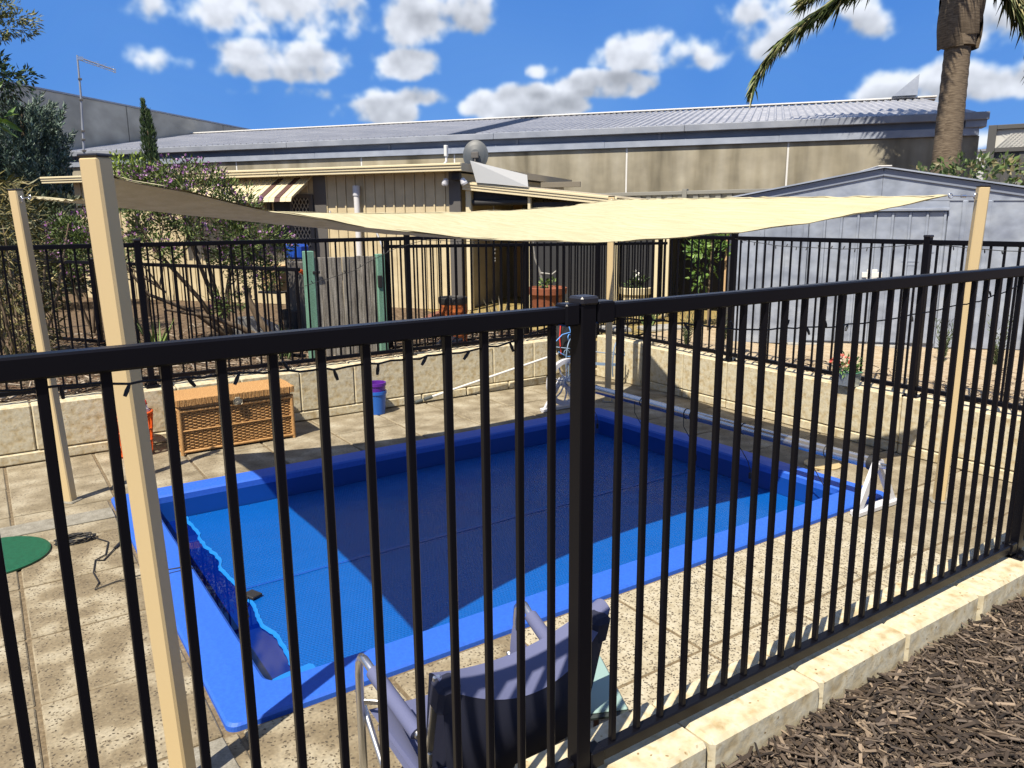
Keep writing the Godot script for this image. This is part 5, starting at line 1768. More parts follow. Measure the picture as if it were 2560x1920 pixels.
func garden_things():
	# rusty drum
	var o := Vector3(3.83, 0.44, -4.88)
	var d := thing("oil_drum", "rusty ribbed steel drum with a blackened rim behind the far fence", "drum", o)
	var prof := [Vector2(0.0, 0.01), Vector2(0.15, 0.0)]
	for i in 13:
		var y := 0.02 + i * 0.043
		prof.append(Vector2(0.155 + (0.010 if i % 3 == 1 else 0.0), y))
	var dm := Mb.new()
	dm.lathe(o, prof, 30)
	part(d, "shell", dm, M.rust)
	dm = Mb.new()
	dm.lathe(o, [Vector2(0.158, 0.535), Vector2(0.163, 0.56), Vector2(0.166, 0.60), Vector2(0.160, 0.612), Vector2(0.150, 0.60), Vector2(0.15, 0.55)], 30)
	part(d, "rim", dm, M.black_matt)
	dm = Mb.new()
	dm.lathe(o, [Vector2(0.152, 0.575), Vector2(0.0, 0.57)], 24)
	part(d, "lid", dm, M.steel)
	var bag := thing("rubbish_bag", "crumpled black plastic bag at the foot of the rusty drum", "bag", Vector3(3.55, 0.44, -4.72))
	var bm := Mb.new()
	var nb := noise(130, 6.0, 3)
	bm.grid(func(u, v):
		var a: float = u * TAU
		var e: float = v * PI
		var dd := Vector3(cos(a) * sin(e), cos(e), sin(a) * sin(e))
		var rr := 1.0 + nb.get_noise_3dv(dd * 1.0) * 0.35
		return Vector3(3.70, 0.53, -4.74) + dd * Vector3(0.19, 0.09, 0.07) * rr, 24, 14, true)
	part(bag, "skin", bm, mat(Color(0.012, 0.014, 0.022), 0.25))
	# red edging bricks
	var e := thing("brick_edging", "low red brick garden edging beyond the far fence", "edging", Vector3(4.2, 0.42, -6.4))
	var a := Vector3(3.45, 0.5, -5.75)
	var b := Vector3(5.0, 0.5, -7.3)
	for i in 9:
		var p := a.lerp(b, (i + 0.5) / 9.0)
		block(e, p + Vector3(0, rng.randf_range(-0.01, 0.01), 0), Vector3(0.235, 0.16, 0.10), atan2(-(b - a).z, (b - a).x) + rng.randf_range(-0.03, 0.03), M.brick, 0.006, "brick")
	# terracotta pot with a straggly plant
	var to := Vector3(6.4, 0.44, -6.55)
	var tp := pot("plant_pot", "large terracotta pot in front of the charcoal blind", "pot", to, [Vector2(0, 0), Vector2(0.18, 0), Vector2(0.26, 0.36), Vector2(0.29, 0.37), Vector2(0.30, 0.46), Vector2(0.27, 0.47), Vector2(0.25, 0.42)], M.terracotta, 0.42, 0.255)
	var pm := Mb.new()
	limb(pm, [to + Vector3(-0.05, 0.42, 0), to + Vector3(-0.14, 0.7, 0.02), to + Vector3(-0.22, 0.9, 0.0), to + Vector3(-0.3, 1.25, 0.05)], 0.025, 0.008, 6)
	limb(pm, [to + Vector3(-0.14, 0.68, 0.02), to + Vector3(0.02, 0.66, 0.1), to + Vector3(0.12, 0.72, 0.1)], 0.02, 0.008, 6)
	part(tp, "stem", pm, M.stone_white)
	part(tp, "foliage", crown(to + Vector3(0.03, 0.5, 0.05), Vector3(0.16, 0.06, 0.12), 8, 10, 0.06, 0.07, 0.03, [Color(0.1, 0.16, 0.04), Color(0.14, 0.2, 0.06)], 131), M.leaf)
	# cream planter
	var co := Vector3(7.62, 0.44, -5.95)
	var cp := pot("plant_pot", "cream tapered planter with white flowers beside the patio post", "pot", co, [Vector2(0, 0), Vector2(0.17, 0), Vector2(0.21, 0.33), Vector2(0.235, 0.34), Vector2(0.235, 0.43), Vector2(0.215, 0.44), Vector2(0.20, 0.39)], M.cream, 0.39, 0.205)
	part(cp, "foliage", crown(co + Vector3(0, 0.5, 0), Vector3(0.16, 0.1, 0.14), 12, 10, 0.06, 0.10, 0.022, [Color(0.07, 0.13, 0.04), Color(0.11, 0.17, 0.05)], 132, 0.8), M.leaf)
	part(cp, "flowers", crown(co + Vector3(-0.02, 0.68, 0.02), Vector3(0.13, 0.10, 0.05), 3, 6, 0.03, 0.07, 0.05, [Color(0.75, 0.75, 0.72)], 133, 0.8), M.flower)
	# white stone trough and fallen branch
	var tr := thing("stone_trough", "white stone block tipped against the shrub stems", "stone", Vector3(2.15, 0.44, -7.0))
	var tm := Mb.new()
	tm.prism([Vector3(1.95, 0.44, -6.95), Vector3(2.55, 0.44, -7.0), Vector3(2.52, 0.60, -7.02), Vector3(2.32, 0.72, -7.02), Vector3(2.0, 0.74, -6.97)], Vector3(0.02, 0, -0.22))
	part(tr, "slab", tm, M.stone_white)
	var br := thing("fallen_branch", "bare grey brown branch leaning by the white stone block", "branch", Vector3(2.25, 0.45, -6.8))
	tm = Mb.new()
	limb(tm, [Vector3(2.35, 0.46, -6.7), Vector3(2.2, 0.72, -6.8), Vector3(2.1, 1.0, -6.85), Vector3(2.12, 1.12, -6.85)], 0.05, 0.03)
	limb(tm, [Vector3(2.25, 0.46, -6.6), Vector3(1.95, 0.66, -6.7), Vector3(1.6, 0.82, -6.7), Vector3(1.1, 0.95, -6.6)], 0.045, 0.014)
	part(br, "wood", tm, M.bark)
	# box, pot and blue bin by the window
	var cb := thing("cardboard_box", "brown cardboard box with a white label left of the timber gate", "box", Vector3(3.0, 0.75, -8.0))
	tm = Mb.new()
	tm.box(Vector3(2.86, 1.14, -8.0), Vector3(0.34, 0.34, 0.3), Basis(Vector3.UP, 0.5), 0.006)
	part(cb, "case", tm, M.card)
	tm = Mb.new()
	tm.box(Vector3(2.82, 1.16, -8.0) + Vector3(sin(0.5), 0, cos(0.5)) * 0.153, Vector3(0.23, 0.17, 0.004), Basis(Vector3.UP, 0.5))
	part(cb, "label", tm, M.paper)
	var st := thing("plant_stand", "dark stand holding the cardboard box", "stand", Vector3(2.95, 0.44, -8.05))
	tm = Mb.new()
	tm.box(Vector3(2.9, 0.95, -8.03), Vector3(0.55, 0.03, 0.36), Basis(Vector3.UP, 0.5), 0.004)
	part(st, "shelf", tm, M.trim)
	for q in [Vector3(-0.22, 0, -0.13), Vector3(0.22, 0, -0.13), Vector3(-0.22, 0, 0.13), Vector3(0.22, 0, 0.13)]:
		tm = Mb.new()
		var c: Vector3 = Vector3(2.9, 0.69, -8.03) + Basis(Vector3.UP, 0.5) * q
		tm.box(c, Vector3(0.03, 0.5, 0.03))
		part(st, "leg", tm, M.trim)
	var bp := pot("plant_pot", "small black plastic pot standing on the leaf litter by the gate", "pot", Vector3(2.86, 0.46, -7.6), [Vector2(0, 0), Vector2(0.09, 0), Vector2(0.12, 0.24), Vector2(0.13, 0.24), Vector2(0.13, 0.27), Vector2(0.115, 0.27), Vector2(0.11, 0.2)], mat(Color(0.03, 0.033, 0.04), 0.5), 0.22, 0.112)
	var bb := thing("wheelie_bin", "dark bin with a blue lid behind the left gate post", "bin", Vector3(3.2, 0.44, -7.6))
	tm = Mb.new()
	tm.box(Vector3(3.02, 0.92, -7.6), Vector3(0.24, 0.92, 0.3), Basis(Vector3.UP, 0.5), 0.02)
	part(bb, "body", tm, M.trim)
	tm = Mb.new()
	tm.box(Vector3(3.0, 1.50, -7.62), Vector3(0.20, 0.20, 0.30), Basis(Vector3.UP, 0.5), 0.03)
	part(bb, "lid", tm, mat(Color(0.01, 0.06, 0.36), 0.4))
	tm = Mb.new()
	tm.box(Vector3(3.02, 1.22, -7.42), Vector3(0.2, 0.05, 0.03), Basis(Vector3(0, 0, 1), -0.5) * Basis(Vector3.UP, 0.5), 0.01)
	part(bb, "handle", tm, M.orange)
	# succulent and tufts beyond the far fence
	r_tufts()
	# flower trough on the right wall
	var fo := Vector3(5.50, 0.485, -1.02)
	var f := thing("flower_trough", "small galvanised trough of red flowers on the right wall", "planter", fo)
	tm = Mb.new()
	var w := [Vector3(-0.055, 0, -0.10), Vector3(0.055, 0, -0.10), Vector3(0.055, 0, 0.10), Vector3(-0.055, 0, 0.10)]
	for i in 4:
		var p0: Vector3 = w[i]
		var p1: Vector3 = w[(i + 1) % 4]
		tm.quad_out(fo + p0 * 0.85, fo + p1 * 0.85, fo + p1 + Vector3(0, 0.12, 0), fo + p0 + Vector3(0, 0.12, 0), (p0 + p1))
	tm.quad_out(fo + w[0] * 0.98 + Vector3(0, 0.1, 0), fo + w[1] * 0.98 + Vector3(0, 0.1, 0), fo + w[2] * 0.98 + Vector3(0, 0.1, 0), fo + w[3] * 0.98 + Vector3(0, 0.1, 0), Vector3.UP)
	part(f, "tub", tm, mat(Color(0.40, 0.46, 0.50), 0.35, 0.7))
	tm = Mb.new()
	for i in 4: tm.tube([fo + w[i] + Vector3(0, 0.12, 0), fo + w[(i + 1) % 4] + Vector3(0, 0.12, 0)], 0.006, 6)
	part(f, "rim", tm, mat(Color(0.08, 0.22, 0.13), 0.4))
	part(f, "foliage", crown(fo + Vector3(0, 0.17, -0.02), Vector3(0.06, 0.06, 0.10), 14, 10, 0.04, 0.05, 0.02, [Color(0.10, 0.20, 0.05), Color(0.22, 0.34, 0.12), Color(0.06, 0.12, 0.04)], 135), M.leaf)
	part(f, "flowers", crown(fo + Vector3(-0.02, 0.19, -0.03), Vector3(0.06, 0.05, 0.09), 10, 8, 0.025, 0.03, 0.026, [Color(0.50, 0.05, 0.04), Color(0.6, 0.16, 0.12), Color(0.62, 0.5, 0.42)], 136), M.flower)
	# hanging mobile
	var mo := thing("wind_chime", "string of white shells hanging in the patio opening", "wind chime", Vector3(5.9, 1.1, -7.3))
	tm = Mb.new()
	tm.tube([Vector3(6.35, 2.25, -7.9), Vector3(6.35, 1.05, -7.9)], 0.004, 5)
	for q in [1.78, 1.72, 1.67, 1.62, 1.42, 1.36, 1.28, 1.24]:
		tm.lathe(Vector3(6.35, q, -7.9), [Vector2(0, -0.02), Vector2(0.018, -0.008), Vector2(0.018, 0.008), Vector2(0, 0.02)], 8)
	part(mo, "string", tm, M.white)

func r_tufts():
	var r := RandomNumberGenerator.new()
	var L := [[Vector3(6.3, 0.46, -5.9), 0.42, 44, "spiky green clump below the charcoal blind"], [Vector3(4.95, 0.46, -5.6), 0.5, 26, "dry straw coloured stalks left of the terracotta pot"], [Vector3(4.45, 0.46, -5.75), 0.42, 20, "dead pale stalks right of the rusty drum"], [Vector3(6.1, 0.46, -5.35), 0.3, 30, "green grass tuft near the middle of the rear fence"], [Vector3(6.75, 0.46, -4.75), 0.35, 34, "weedy green tuft beside the white stepping stones"], [Vector3(0.9, 0.46, -6.2), 0.55, 24, "thin grey green weed behind the near left post"], [Vector3(2.0, 0.46, -5.3), 0.42, 16, "small dark weed at the left gate post"]]
	for k in L.size():
		r.seed = 140 + k
		var t := thing("grass_tuft", L[k][3], "grass tuft", L[k][0], "tufts growing behind the far fence")
		var m := Mb.new()
		m.colored = true
		for i in L[k][2]:
			var a := r.randf() * TAU
			var dir := Vector3(cos(a) * r.randf_range(0.1, 0.7), 1, sin(a) * r.randf_range(0.1, 0.7)).normalized()
			m.col = ([Color(0.30, 0.27, 0.18), Color(0.40, 0.36, 0.26), Color(0.22, 0.19, 0.12)] if k in [1, 2] else [Color(0.12, 0.19, 0.06), Color(0.18, 0.26, 0.08), Color(0.09, 0.13, 0.05)])[r.randi() % 3]
			m.leaf(L[k][0] + rdir(r) * 0.06 * Vector3(1, 0, 1), dir, dir.cross(rdir(r)).normalized(), L[k][1] * r.randf_range(0.4, 1.0), 0.018)
		part(t, "blades", m, M.leaf)
	var sl := [[Vector3(6.25, 0.47, -4.95), 0.5], [Vector3(6.85, 0.47, -4.6), 0.55], [Vector3(4.9, 0.47, -6.6), 0.6], [Vector3(4.4, 0.47, -6.1), 0.45]]
	var lab := ["pale stepping slab behind the far right corner, left one", "pale stepping slab in front of the shed corner", "grey stepping slab below the patio opening", "grey stepping slab right of the rusty drum"]
	for k in 4:
		var m := Mb.new()
		m.box(sl[k][0], Vector3(sl[k][1], 0.05, 0.36), Basis(Vector3.UP, -0.5 + k * 0.3), 0.01)
		solo("stepping_slab", m, M.stone_white, lab[k], "slab", "stepping slabs in the garden")

# ---------------------------------------------------------------- deck things
func bucket(called: String, label: String, o: Vector3, h: float, r0: float, r1: float, m: Material) -> Node3D:
	var t := thing(called, label, "bucket", o)
	var b := Mb.new()
	b.lathe(o, [Vector2(0, 0.006), Vector2(r0, 0), Vector2(r1, h - 0.03), Vector2(r1 + 0.008, h - 0.03), Vector2(r1 + 0.008, h), Vector2(r1 - 0.004, h), Vector2(r0 - 0.004, 0.012), Vector2(0, 0.012)], 28)
	part(t, "tub", b, m)
	return t

func deck_things():
	# wicker chest
	var x0 := 0.655
	var x1 := 1.60
	var z0 := -4.34
	var z1 := -3.92
	var c := thing("wicker_chest", "woven wicker chest with a brass latch against the far wall", "chest", Vector3(1.12, 0, -4.13))
	var m := Mb.new()
	m.box(Vector3((x0 + x1) / 2, 0.205, (z0 + z1) / 2), Vector3(x1 - x0 - 0.03, 0.36, z1 - z0 - 0.03))
	part(c, "core", m, M.wicker_dark)
	# woven strands running over and under the stakes
	m = Mb.new()
	var rows := 27
	for i in rows:
		var y := 0.036 + i * 0.0129
		var amp := 0.0075
		for face in 3:
			var n := 26 if face == 0 else 12
			var pts := []
			for k in n * 2 + 1:
				var f := float(k) / (n * 2)
				var wob := rng.randf_range(-0.0016, 0.0016)
				var bow := amp * cos(k * PI / 2.0 + i * PI)
				if face == 0: pts.append(Vector3(lerpf(x0 + 0.012, x1 - 0.012, f), y + wob, z1 - 0.008 + bow))
				elif face == 1: pts.append(Vector3(x0 + 0.008 - bow, y + wob, lerpf(z0 + 0.012, z1 - 0.012, f)))
				else: pts.append(Vector3(x1 - 0.008 + bow, y + wob, lerpf(z0 + 0.012, z1 - 0.012, f)))
			m.tube(pts, 0.0058, 5, false)
	var wv := part(c, "weave", m, M.wicker)
	stuff(wv)
	for k in 26:
		m = Mb.new()
		var xx := lerpf(x0 + 0.012, x1 - 0.012, (k + 0.5) / 26.0)
		m.tube([Vector3(xx, 0.02, z1 - 0.010), Vector3(xx + rng.randf_range(-0.003, 0.003), 0.385, z1 - 0.010)], 0.006, 6)
		part(c, "stake", m, M.wicker)
	for q in [[0.028, 0.012], [0.205, 0.007], [0.375, 0.013]]:
		m = Mb.new()
		m.tube([Vector3(x0 - 0.004, q[0], z0), Vector3(x0 - 0.004, q[0], z1 + 0.004), Vector3(x1 + 0.004, q[0], z1 + 0.004), Vector3(x1 + 0.004, q[0], z0)], q[1], 7)
		part(c, "binding", m, M.wicker)
	for q in [Vector3(x0, 0, z1), Vector3(x1, 0, z1), Vector3(x0, 0, z0), Vector3(x1, 0, z0)]:
		m = Mb.new()
		m.tube([q, q + Vector3(0, 0.40, 0)], 0.017, 8)
		part(c, "corner_post", m, M.wicker)
	m = Mb.new()
	m.box(Vector3((x0 + x1) / 2, 0.405, (z0 + z1) / 2), Vector3(x1 - x0 - 0.01, 0.04, z1 - z0 - 0.01), Basis(), 0.006)
	part(c, "inner_frame", m, M.wicker)
	m = Mb.new()
	var lid := func(u, v):
		return Vector3(lerpf(x0 - 0.018, x1 + 0.018, u), 0.470 + 0.018 * sin(v * PI) + 0.004 * sin(u * PI) - 0.02 * sin(u * PI) * sin(v * PI) + 0.0025 * sin(u * 190.0) * sin(v * 60.0), lerpf(z0 - 0.01, z1 + 0.022, v))
	m.grid(lid, 120, 44, true)
	m.box(Vector3((x0 + x1) / 2, 0.448, (z0 + z1) / 2 + 0.006), Vector3(x1 - x0 + 0.03, 0.038, z1 - z0 + 0.028))
	var lp := part(c, "lid", m, M.wicker)
	m = Mb.new()
	var ks := 95
	for k in ks:
		var xx := lerpf(x0 - 0.018, x1 + 0.018, (k + 0.5) / ks)
		m.box(Vector3(xx, 0.449 + rng.randf_range(-0.002, 0.002), z1 + 0.023 + rng.randf_range(-0.002, 0.003)), Vector3(0.0085, 0.056 + rng.randf_range(-0.004, 0.006), 0.012), Basis(Vector3.BACK, rng.randf_range(-0.12, 0.12)), 0.002)
	for k in 42:
		for s in [x0 - 0.02, x1 + 0.02]:
			m.box(Vector3(s, 0.449, lerpf(z0, z1 + 0.02, (k + 0.5) / 42)), Vector3(0.010, 0.055, 0.0085), Basis(Vector3.RIGHT, rng.randf_range(-0.12, 0.12)), 0.002)
	var ew := part(lp, "edge_wrapping", m, M.wicker)
	stuff(ew)
	m = Mb.new()
	m.box(Vector3(1.125, 0.405, z1 + 0.034), Vector3(0.075, 0.055, 0.010), Basis(), 0.012)
	m.box(Vector3(1.125, 0.43, z1 + 0.034), Vector3(0.045, 0.03, 0.012), Basis(), 0.006)
	m.lathe(Vector3(1.125, 0.395, z1 + 0.040), [Vector2(0.016, 0), Vector2(0.014, 0.006), Vector2(0, 0.008)], 12, Basis(Vector3.RIGHT, PI / 2))
	part(c, "latch", m, M.brass)
	# stacked buckets
	var b := bucket("bucket", "blue plastic bucket standing against the far wall", Vector3(2.585, 0, -4.30), 0.235, 0.08, 0.098, M.blue_bucket)
	var b2 := bucket("bucket", "purple plastic bucket stacked inside the blue one", Vector3(2.585, 0.085, -4.30), 0.235, 0.078, 0.096, M.purple)
	# orange basket with a towel
	var ob := thing("washing_basket", "orange slotted plastic basket left of the wicker chest", "basket", Vector3(0.33, 0, -4.2))
	m = Mb.new()
	for k in 26:
		var a := TAU * k / 26
		var p := Vector3(0.33 + cos(a) * 0.13, 0, -4.2 + sin(a) * 0.13)
		var q := Vector3(0.33 + cos(a) * 0.165, 0.36, -4.2 + sin(a) * 0.165)
		m.bar(p, q, 0.014, 0.006, 0.0, Vector3(-sin(a), 0, cos(a)))
	for y in [0.02, 0.12, 0.22, 0.33, 0.36]:
		var pts := []
		for k in 25:
			var a := TAU * k / 24
			var rr: float = 0.13 + 0.035 * y / 0.36
			pts.append(Vector3(0.33 + cos(a) * rr, y, -4.2 + sin(a) * rr))
		m.tube(pts, 0.012 if y > 0.3 else 0.009, 5, false)
	m.lathe(Vector3(0.33, 0.015, -4.2), [Vector2(0.13, 0), Vector2(0.0, 0)], 20)
	part(ob, "frame", m, M.orange)
	var tw := thing("towel", "bundled white and red towel poking out of the orange basket", "towel", Vector3(0.36, 0.3, -4.2))
	var nt := noise(150, 5.0, 3)
	m = Mb.new()
	m.grid(func(u, v):
		var a: float = u * TAU
		var e: float = v * PI
		var dd := Vector3(cos(a) * sin(e), cos(e), sin(a) * sin(e))
		return Vector3(0.36, 0.36, -4.2) + dd * Vector3(0.115, 0.085, 0.1) * (1.0 + nt.get_noise_3dv(dd) * 0.4), 24, 14, true)
	part(tw, "cloth", m, M.paper)
	m = Mb.new()
	m.grid(func(u, v):
		var a: float = u * TAU
		var e: float = v * PI
		var dd := Vector3(cos(a) * sin(e), cos(e), sin(a) * sin(e))
		return Vector3(0.40, 0.435, -4.2) + dd * Vector3(0.06, 0.035, 0.06) * (1.0 + nt.get_noise_3dv(dd * 2.0) * 0.4), 18, 10, true)
	part(tw, "red_corner", m, M.red)
	# pole
	var pl := thing("pool_pole", "white telescopic pool pole with a grey grip leaning along the far wall", "pole", Vector3(3.09, 0.02, -4.40))
	var pa := Vector3(3.075, 0.022, -4.41)
	var pb := Vector3(4.95, 0.36, -4.36)
	m = Mb.new()
	m.tube([pa.lerp(pb, 0.1), pb], 0.013, 10)
	part(pl, "shaft", m, M.white)
	m = Mb.new()
	m.tube([pa, pa.lerp(pb, 0.045)], 0.018, 10)
	m.tube([pa.lerp(pb, 0.055), pa.lerp(pb, 0.105)], 0.020, 10)
	part(pl, "grip", m, mat(Color(0.06, 0.07, 0.07), 0.6))
	# bag with blue rope
	var bg := thing("sports_bag", "black bag with red piping hanging at the wall corner behind the big fence post", "bag", Vector3(4.95, 0.3, -4.38))
	var nbg := noise(160, 4.0, 2)
	m = Mb.new()
	m.grid(func(u, v):
		var a: float = u * TAU
		var e: float = v * PI
		var dd := Vector3(cos(a) * sin(e), cos(e), sin(a) * sin(e))
		var sx: float = signf(dd.x) * pow(absf(dd.x), 0.7)
		return Vector3(5.03, 0.54, -4.36) + Vector3(sx * 0.13, dd.y * 0.24, dd.z * 0.09) * (1.0 + nbg.get_noise_3dv(dd) * 0.15), 26, 18, true)
	part(bg, "body", m, M.black_matt)
	m = Mb.new()
	m.tube([Vector3(4.93, 0.36, -4.30), Vector3(4.90, 0.55, -4.29), Vector3(4.92, 0.70, -4.30), Vector3(5.0, 0.79, -4.32)], 0.008, 6)
	part(bg, "piping", m, M.red)
	var rp := thing("rope", "bright blue rope looped over the black bag", "rope", Vector3(5.0, 0.5, -4.25))
	m = Mb.new()
	m.tube([Vector3(5.06, 0.80, -4.26), Vector3(5.0, 0.68, -4.24), Vector3(5.04, 0.58, -4.24), Vector3(5.03, 0.40, -4.24), Vector3(5.05, 0.28, -4.24)], 0.007, 6)
	m.tube([Vector3(4.80, 0.50, -4.27), Vector3(4.9, 0.60, -4.24), Vector3(5.02, 0.62, -4.23), Vector3(5.12, 0.60, -4.24)], 0.006, 6)
	ring(m, Vector3(5.0, 0.56, -4.235), Vector3(0.4, 0, 1), 0.035, 0.006)
	m.tube([Vector3(4.86, 0.40, -4.26), Vector3(4.96, 0.34, -4.24), Vector3(5.08, 0.32, -4.24)], 0.006, 6)
	part(rp, "cord", m, M.rope)
	# roller for the cover
	var rl := thing("cover_roller", "silver pool cover roller tube with a white wheel and stand", "pool roller", Vector3(4.2, 0, -1.6))
	var ta := Vector3(4.185, 0.305, 0.03)
	var tb := Vector3(4.20, 0.30, -3.28)
	m = Mb.new()
	m.tube([ta, tb], 0.041, 24)
	part(rl, "tube", m, M.chrome)
	for q in [0.10, 0.13, 0.32, 0.48, 0.5, 0.66, 0.86]:
		m = Mb.new()
		ring(m, ta.lerp(tb, q), Vector3(0.02, 0.02, 1), 0.0425, 0.004, 18)
		part(rl, "strap", m, M.black_matt)
	# straps hanging to the cover
	for q in [[0.13, 0.28], [0.33, 0.3], [0.5, 0.26], [0.68, 0.3], [0.88, 0.25]]:
		m = Mb.new()
		var s: Vector3 = ta.lerp(tb, q[0])
		m.tube([s + Vector3(-0.04, 0, 0), s + Vector3(-0.055, -0.10, 0.02), s + Vector3(0.0, -0.25, 0.09), s + Vector3(-0.02, -0.33, 0.14)], 0.0035, 5)
		m.box(s + Vector3(-0.03, -0.345, 0.14), Vector3(0.02, 0.05, 0.02), Basis(), 0.004)
		part(rl, "hanging_cord", m, M.black_matt)
	m = Mb.new()
	m.tube([ta + Vector3(0, 0, -0.01), ta + Vector3(0, 0, 0.045)], 0.05, 18)
	part(rl, "end_cap", m, M.black_matt)
	m = Mb.new()
	for q in [[Vector3(3.965, 0.0, 0.075), 1.0], [Vector3(4.375, 0.0, 0.085), -1.0]]:
		var ft: Vector3 = q[0]
		var ap := Vector3(4.185 - 0.005 * q[1], 0.335, 0.062)
		var sd := Vector3(1, 0, 0)
		m.prism([ft + sd * -0.03, ft + sd * 0.03, ap + sd * 0.035, ap + sd * -0.035], Vector3(0, 0, 0.028))
	part(rl, "stand", m, M.plastic_white)
	m = Mb.new()
	m.bar(Vector3(3.94, 0.02, 0.09), Vector3(4.40, 0.02, 0.10), 0.07, 0.035, 0.006)
	part(rl, "foot_bar", m, M.plastic_white)
	m = Mb.new()
	m.tube([Vector3(4.185, 0.305, 0.09), Vector3(4.185, 0.305, 0.17)], 0.018, 12)
	part(rl, "axle", m, M.steel)
	# wheel
	var wc := Vector3(4.2, 0.295, -3.27)
	m = Mb.new()
	var Bw := Basis(Vector3.RIGHT, PI / 2)
	m.lathe(wc, [Vector2(0.195, -0.022), Vector2(0.238, -0.022), Vector2(0.242, 0.0), Vector2(0.238, 0.022), Vector2(0.195, 0.022), Vector2(0.190, 0.0), Vector2(0.195, -0.022)], 44, Bw)
	var wh := part(rl, "wheel", m, M.plastic_white)
	for k in 10:
		m = Mb.new()
		var a := TAU * k / 10 + 0.2
		var dd := Vector3(cos(a), sin(a), 0)
		var ee := Vector3(cos(a + 0.25), sin(a + 0.25), 0)
		m.tube([wc + dd * 0.05, wc + (dd + ee) * 0.5 * 0.125, wc + dd * 0.195], 0.0085, 6)
		part(wh, "spoke", m, M.plastic_white)
	m = Mb.new()
	m.tube([wc + Vector3(0, 0, -0.04), wc + Vector3(0, 0, 0.04)], 0.058, 20)
	part(wh, "hub", m, M.plastic_grey)
	m = Mb.new()
	for q in [3.98, 4.40]:
		m.prism([Vector3(q - 0.03, 0, -3.33), Vector3(q + 0.03, 0, -3.33), Vector3(4.225, 0.33, -3.33), Vector3(4.175, 0.33, -3.33)], Vector3(0, 0, -0.028))
	m.bar(Vector3(3.95, 0.02, -3.35), Vector3(4.43, 0.02, -3.35), 0.07, 0.035, 0.006)
	part(rl, "stand", m, M.plastic_white)
	# skimmer lid
	var sk := thing("skimmer_lid", "round tan skimmer lid in the paving beside the roller", "lid", Vector3(4.72, 0, -0.68))
	m = Mb.new()
	m.lathe(Vector3(4.72, 0.0, -0.68), [Vector2(0.135, 0.0), Vector2(0.138, 0.012), Vector2(0.128, 0.016), Vector2(0.124, 0.013), Vector2(0.05, 0.012), Vector2(0, 0.011)], 40)
	part(sk, "plate", m, M.lid)
	m = Mb.new()
	m.box(Vector3(4.70, 0.012, -0.63), Vector3(0.045, 0.003, 0.012), Basis(Vector3.UP, 0.3))
	part(sk, "finger_slot", m, M.dark)
	# flat dark green disc lying on the paving
	var gm := thing("round_disc", "dark green flat disc on the paving at the left edge", "mat", Vector3(-0.70, 0.003, -2.42))
	m = Mb.new()
	m.lathe(Vector3(-0.72, 0.003, -2.42), [Vector2(0.305, 0), Vector2(0.305, 0.010), Vector2(0.29, 0.014), Vector2(0, 0.013)], 48)
	part(gm, "disc", m, M.green_disc)
	# coiled cable
	var cb := thing("cable", "black electrical cable coiled on the left paving", "cable", Vector3(-0.26, 0.004, -2.4))
	m = Mb.new()
	var pts := []
	for k in 60:
		var a := k * 0.62
		pts.append(Vector3(-0.28 + cos(a) * (0.10 + 0.02 * sin(k * 1.7)), 0.006 + k * 0.0004, -2.42 + sin(a) * (0.055 + 0.012 * sin(k * 2.3))))
	m.tube(pts, 0.004, 5, false)
	pts = [Vector3(-0.18, 0.006, -2.40), Vector3(-0.12, 0.006, -2.28), Vector3(-0.16, 0.006, -2.08), Vector3(-0.22, 0.006, -2.03), Vector3(-0.25, 0.006, -1.85), Vector3(-0.24, 0.006, -1.70), Vector3(-0.27, 0.006, -1.62), Vector3(-0.16, 0.006, -1.66), Vector3(-0.02, 0.026, -1.62), Vector3(0.2, 0.03, -1.58)]
	m.tube(pts, 0.004, 5, false)
	m.tube([Vector3(-0.22, 0.006, -2.03), Vector3(-0.18, 0.006, -2.0), Vector3(-0.10, 0.007, -2.15), Vector3(-0.03, 0.008, -2.3)], 0.004, 5, false)
	m.tube([Vector3(-0.10, 0.007, -2.15), Vector3(-0.06, 0.008, -2.22)], 0.009, 6)
	part(cb, "cord", m, M.black_matt)
	# wrought iron seat in the far corner
	var ir := thing("iron_bench", "small blue wrought iron bench in the far right corner", "bench", Vector3(5.25, 0, -4.0))
	m = Mb.new()
	for q in [[Vector3(5.0, 0, -4.25), Vector3(5.42, 0, -3.72)]]:
		pass
	var e0 := Vector3(5.30, 0.0, -3.72)
	for s in 2:
		var ctr := Vector3(5.34, 0.30, -3.78) if s == 0 else Vector3(5.02, 0.30, -4.22)
		pts = []
		for k in 25:
			var a := -0.5 + (PI + 1.0) * k / 24
			pts.append(ctr + Vector3(0.13 * cos(a), 0.30 * sin(a) * 0.9 - 0.02, -0.16 * cos(a) * 0.4))
		m.tube(pts, 0.008, 6)
		for sc in [-1.0, 1.0]:
			pts = []
			for k in 14:
				var a := k * 0.5
				var rr := 0.05 * (1.0 - k / 16.0)
				pts.append(ctr + Vector3(sc * (0.08 - rr * cos(a)), 0.08 + rr * sin(a), 0))
			m.tube(pts, 0.005, 5)
	part(ir, "frame", m, M.iron)
	for k in 9:
		m = Mb.new()
		var q := Vector3(-0.04 + 0.014 * k, 0.26 + 0.002 * (k % 2), 0.03 - 0.011 * k)
		m.bar(Vector3(5.0, 0.0, -4.25) + q, Vector3(5.34, 0.0, -3.8) + q, 0.012, 0.006, 0.0)
		part(ir, "slat", m, M.iron)
	for q in [Vector3(4.98, 0, -4.22), Vector3(5.30, 0, -3.76), Vector3(5.12, 0, -4.33), Vector3(5.45, 0, -3.84)]:
		m = Mb.new()
		m.tube([q, q + Vector3(0, 0.26, 0)], 0.008, 6)
		part(ir, "leg", m, M.iron)
	m = Mb.new()
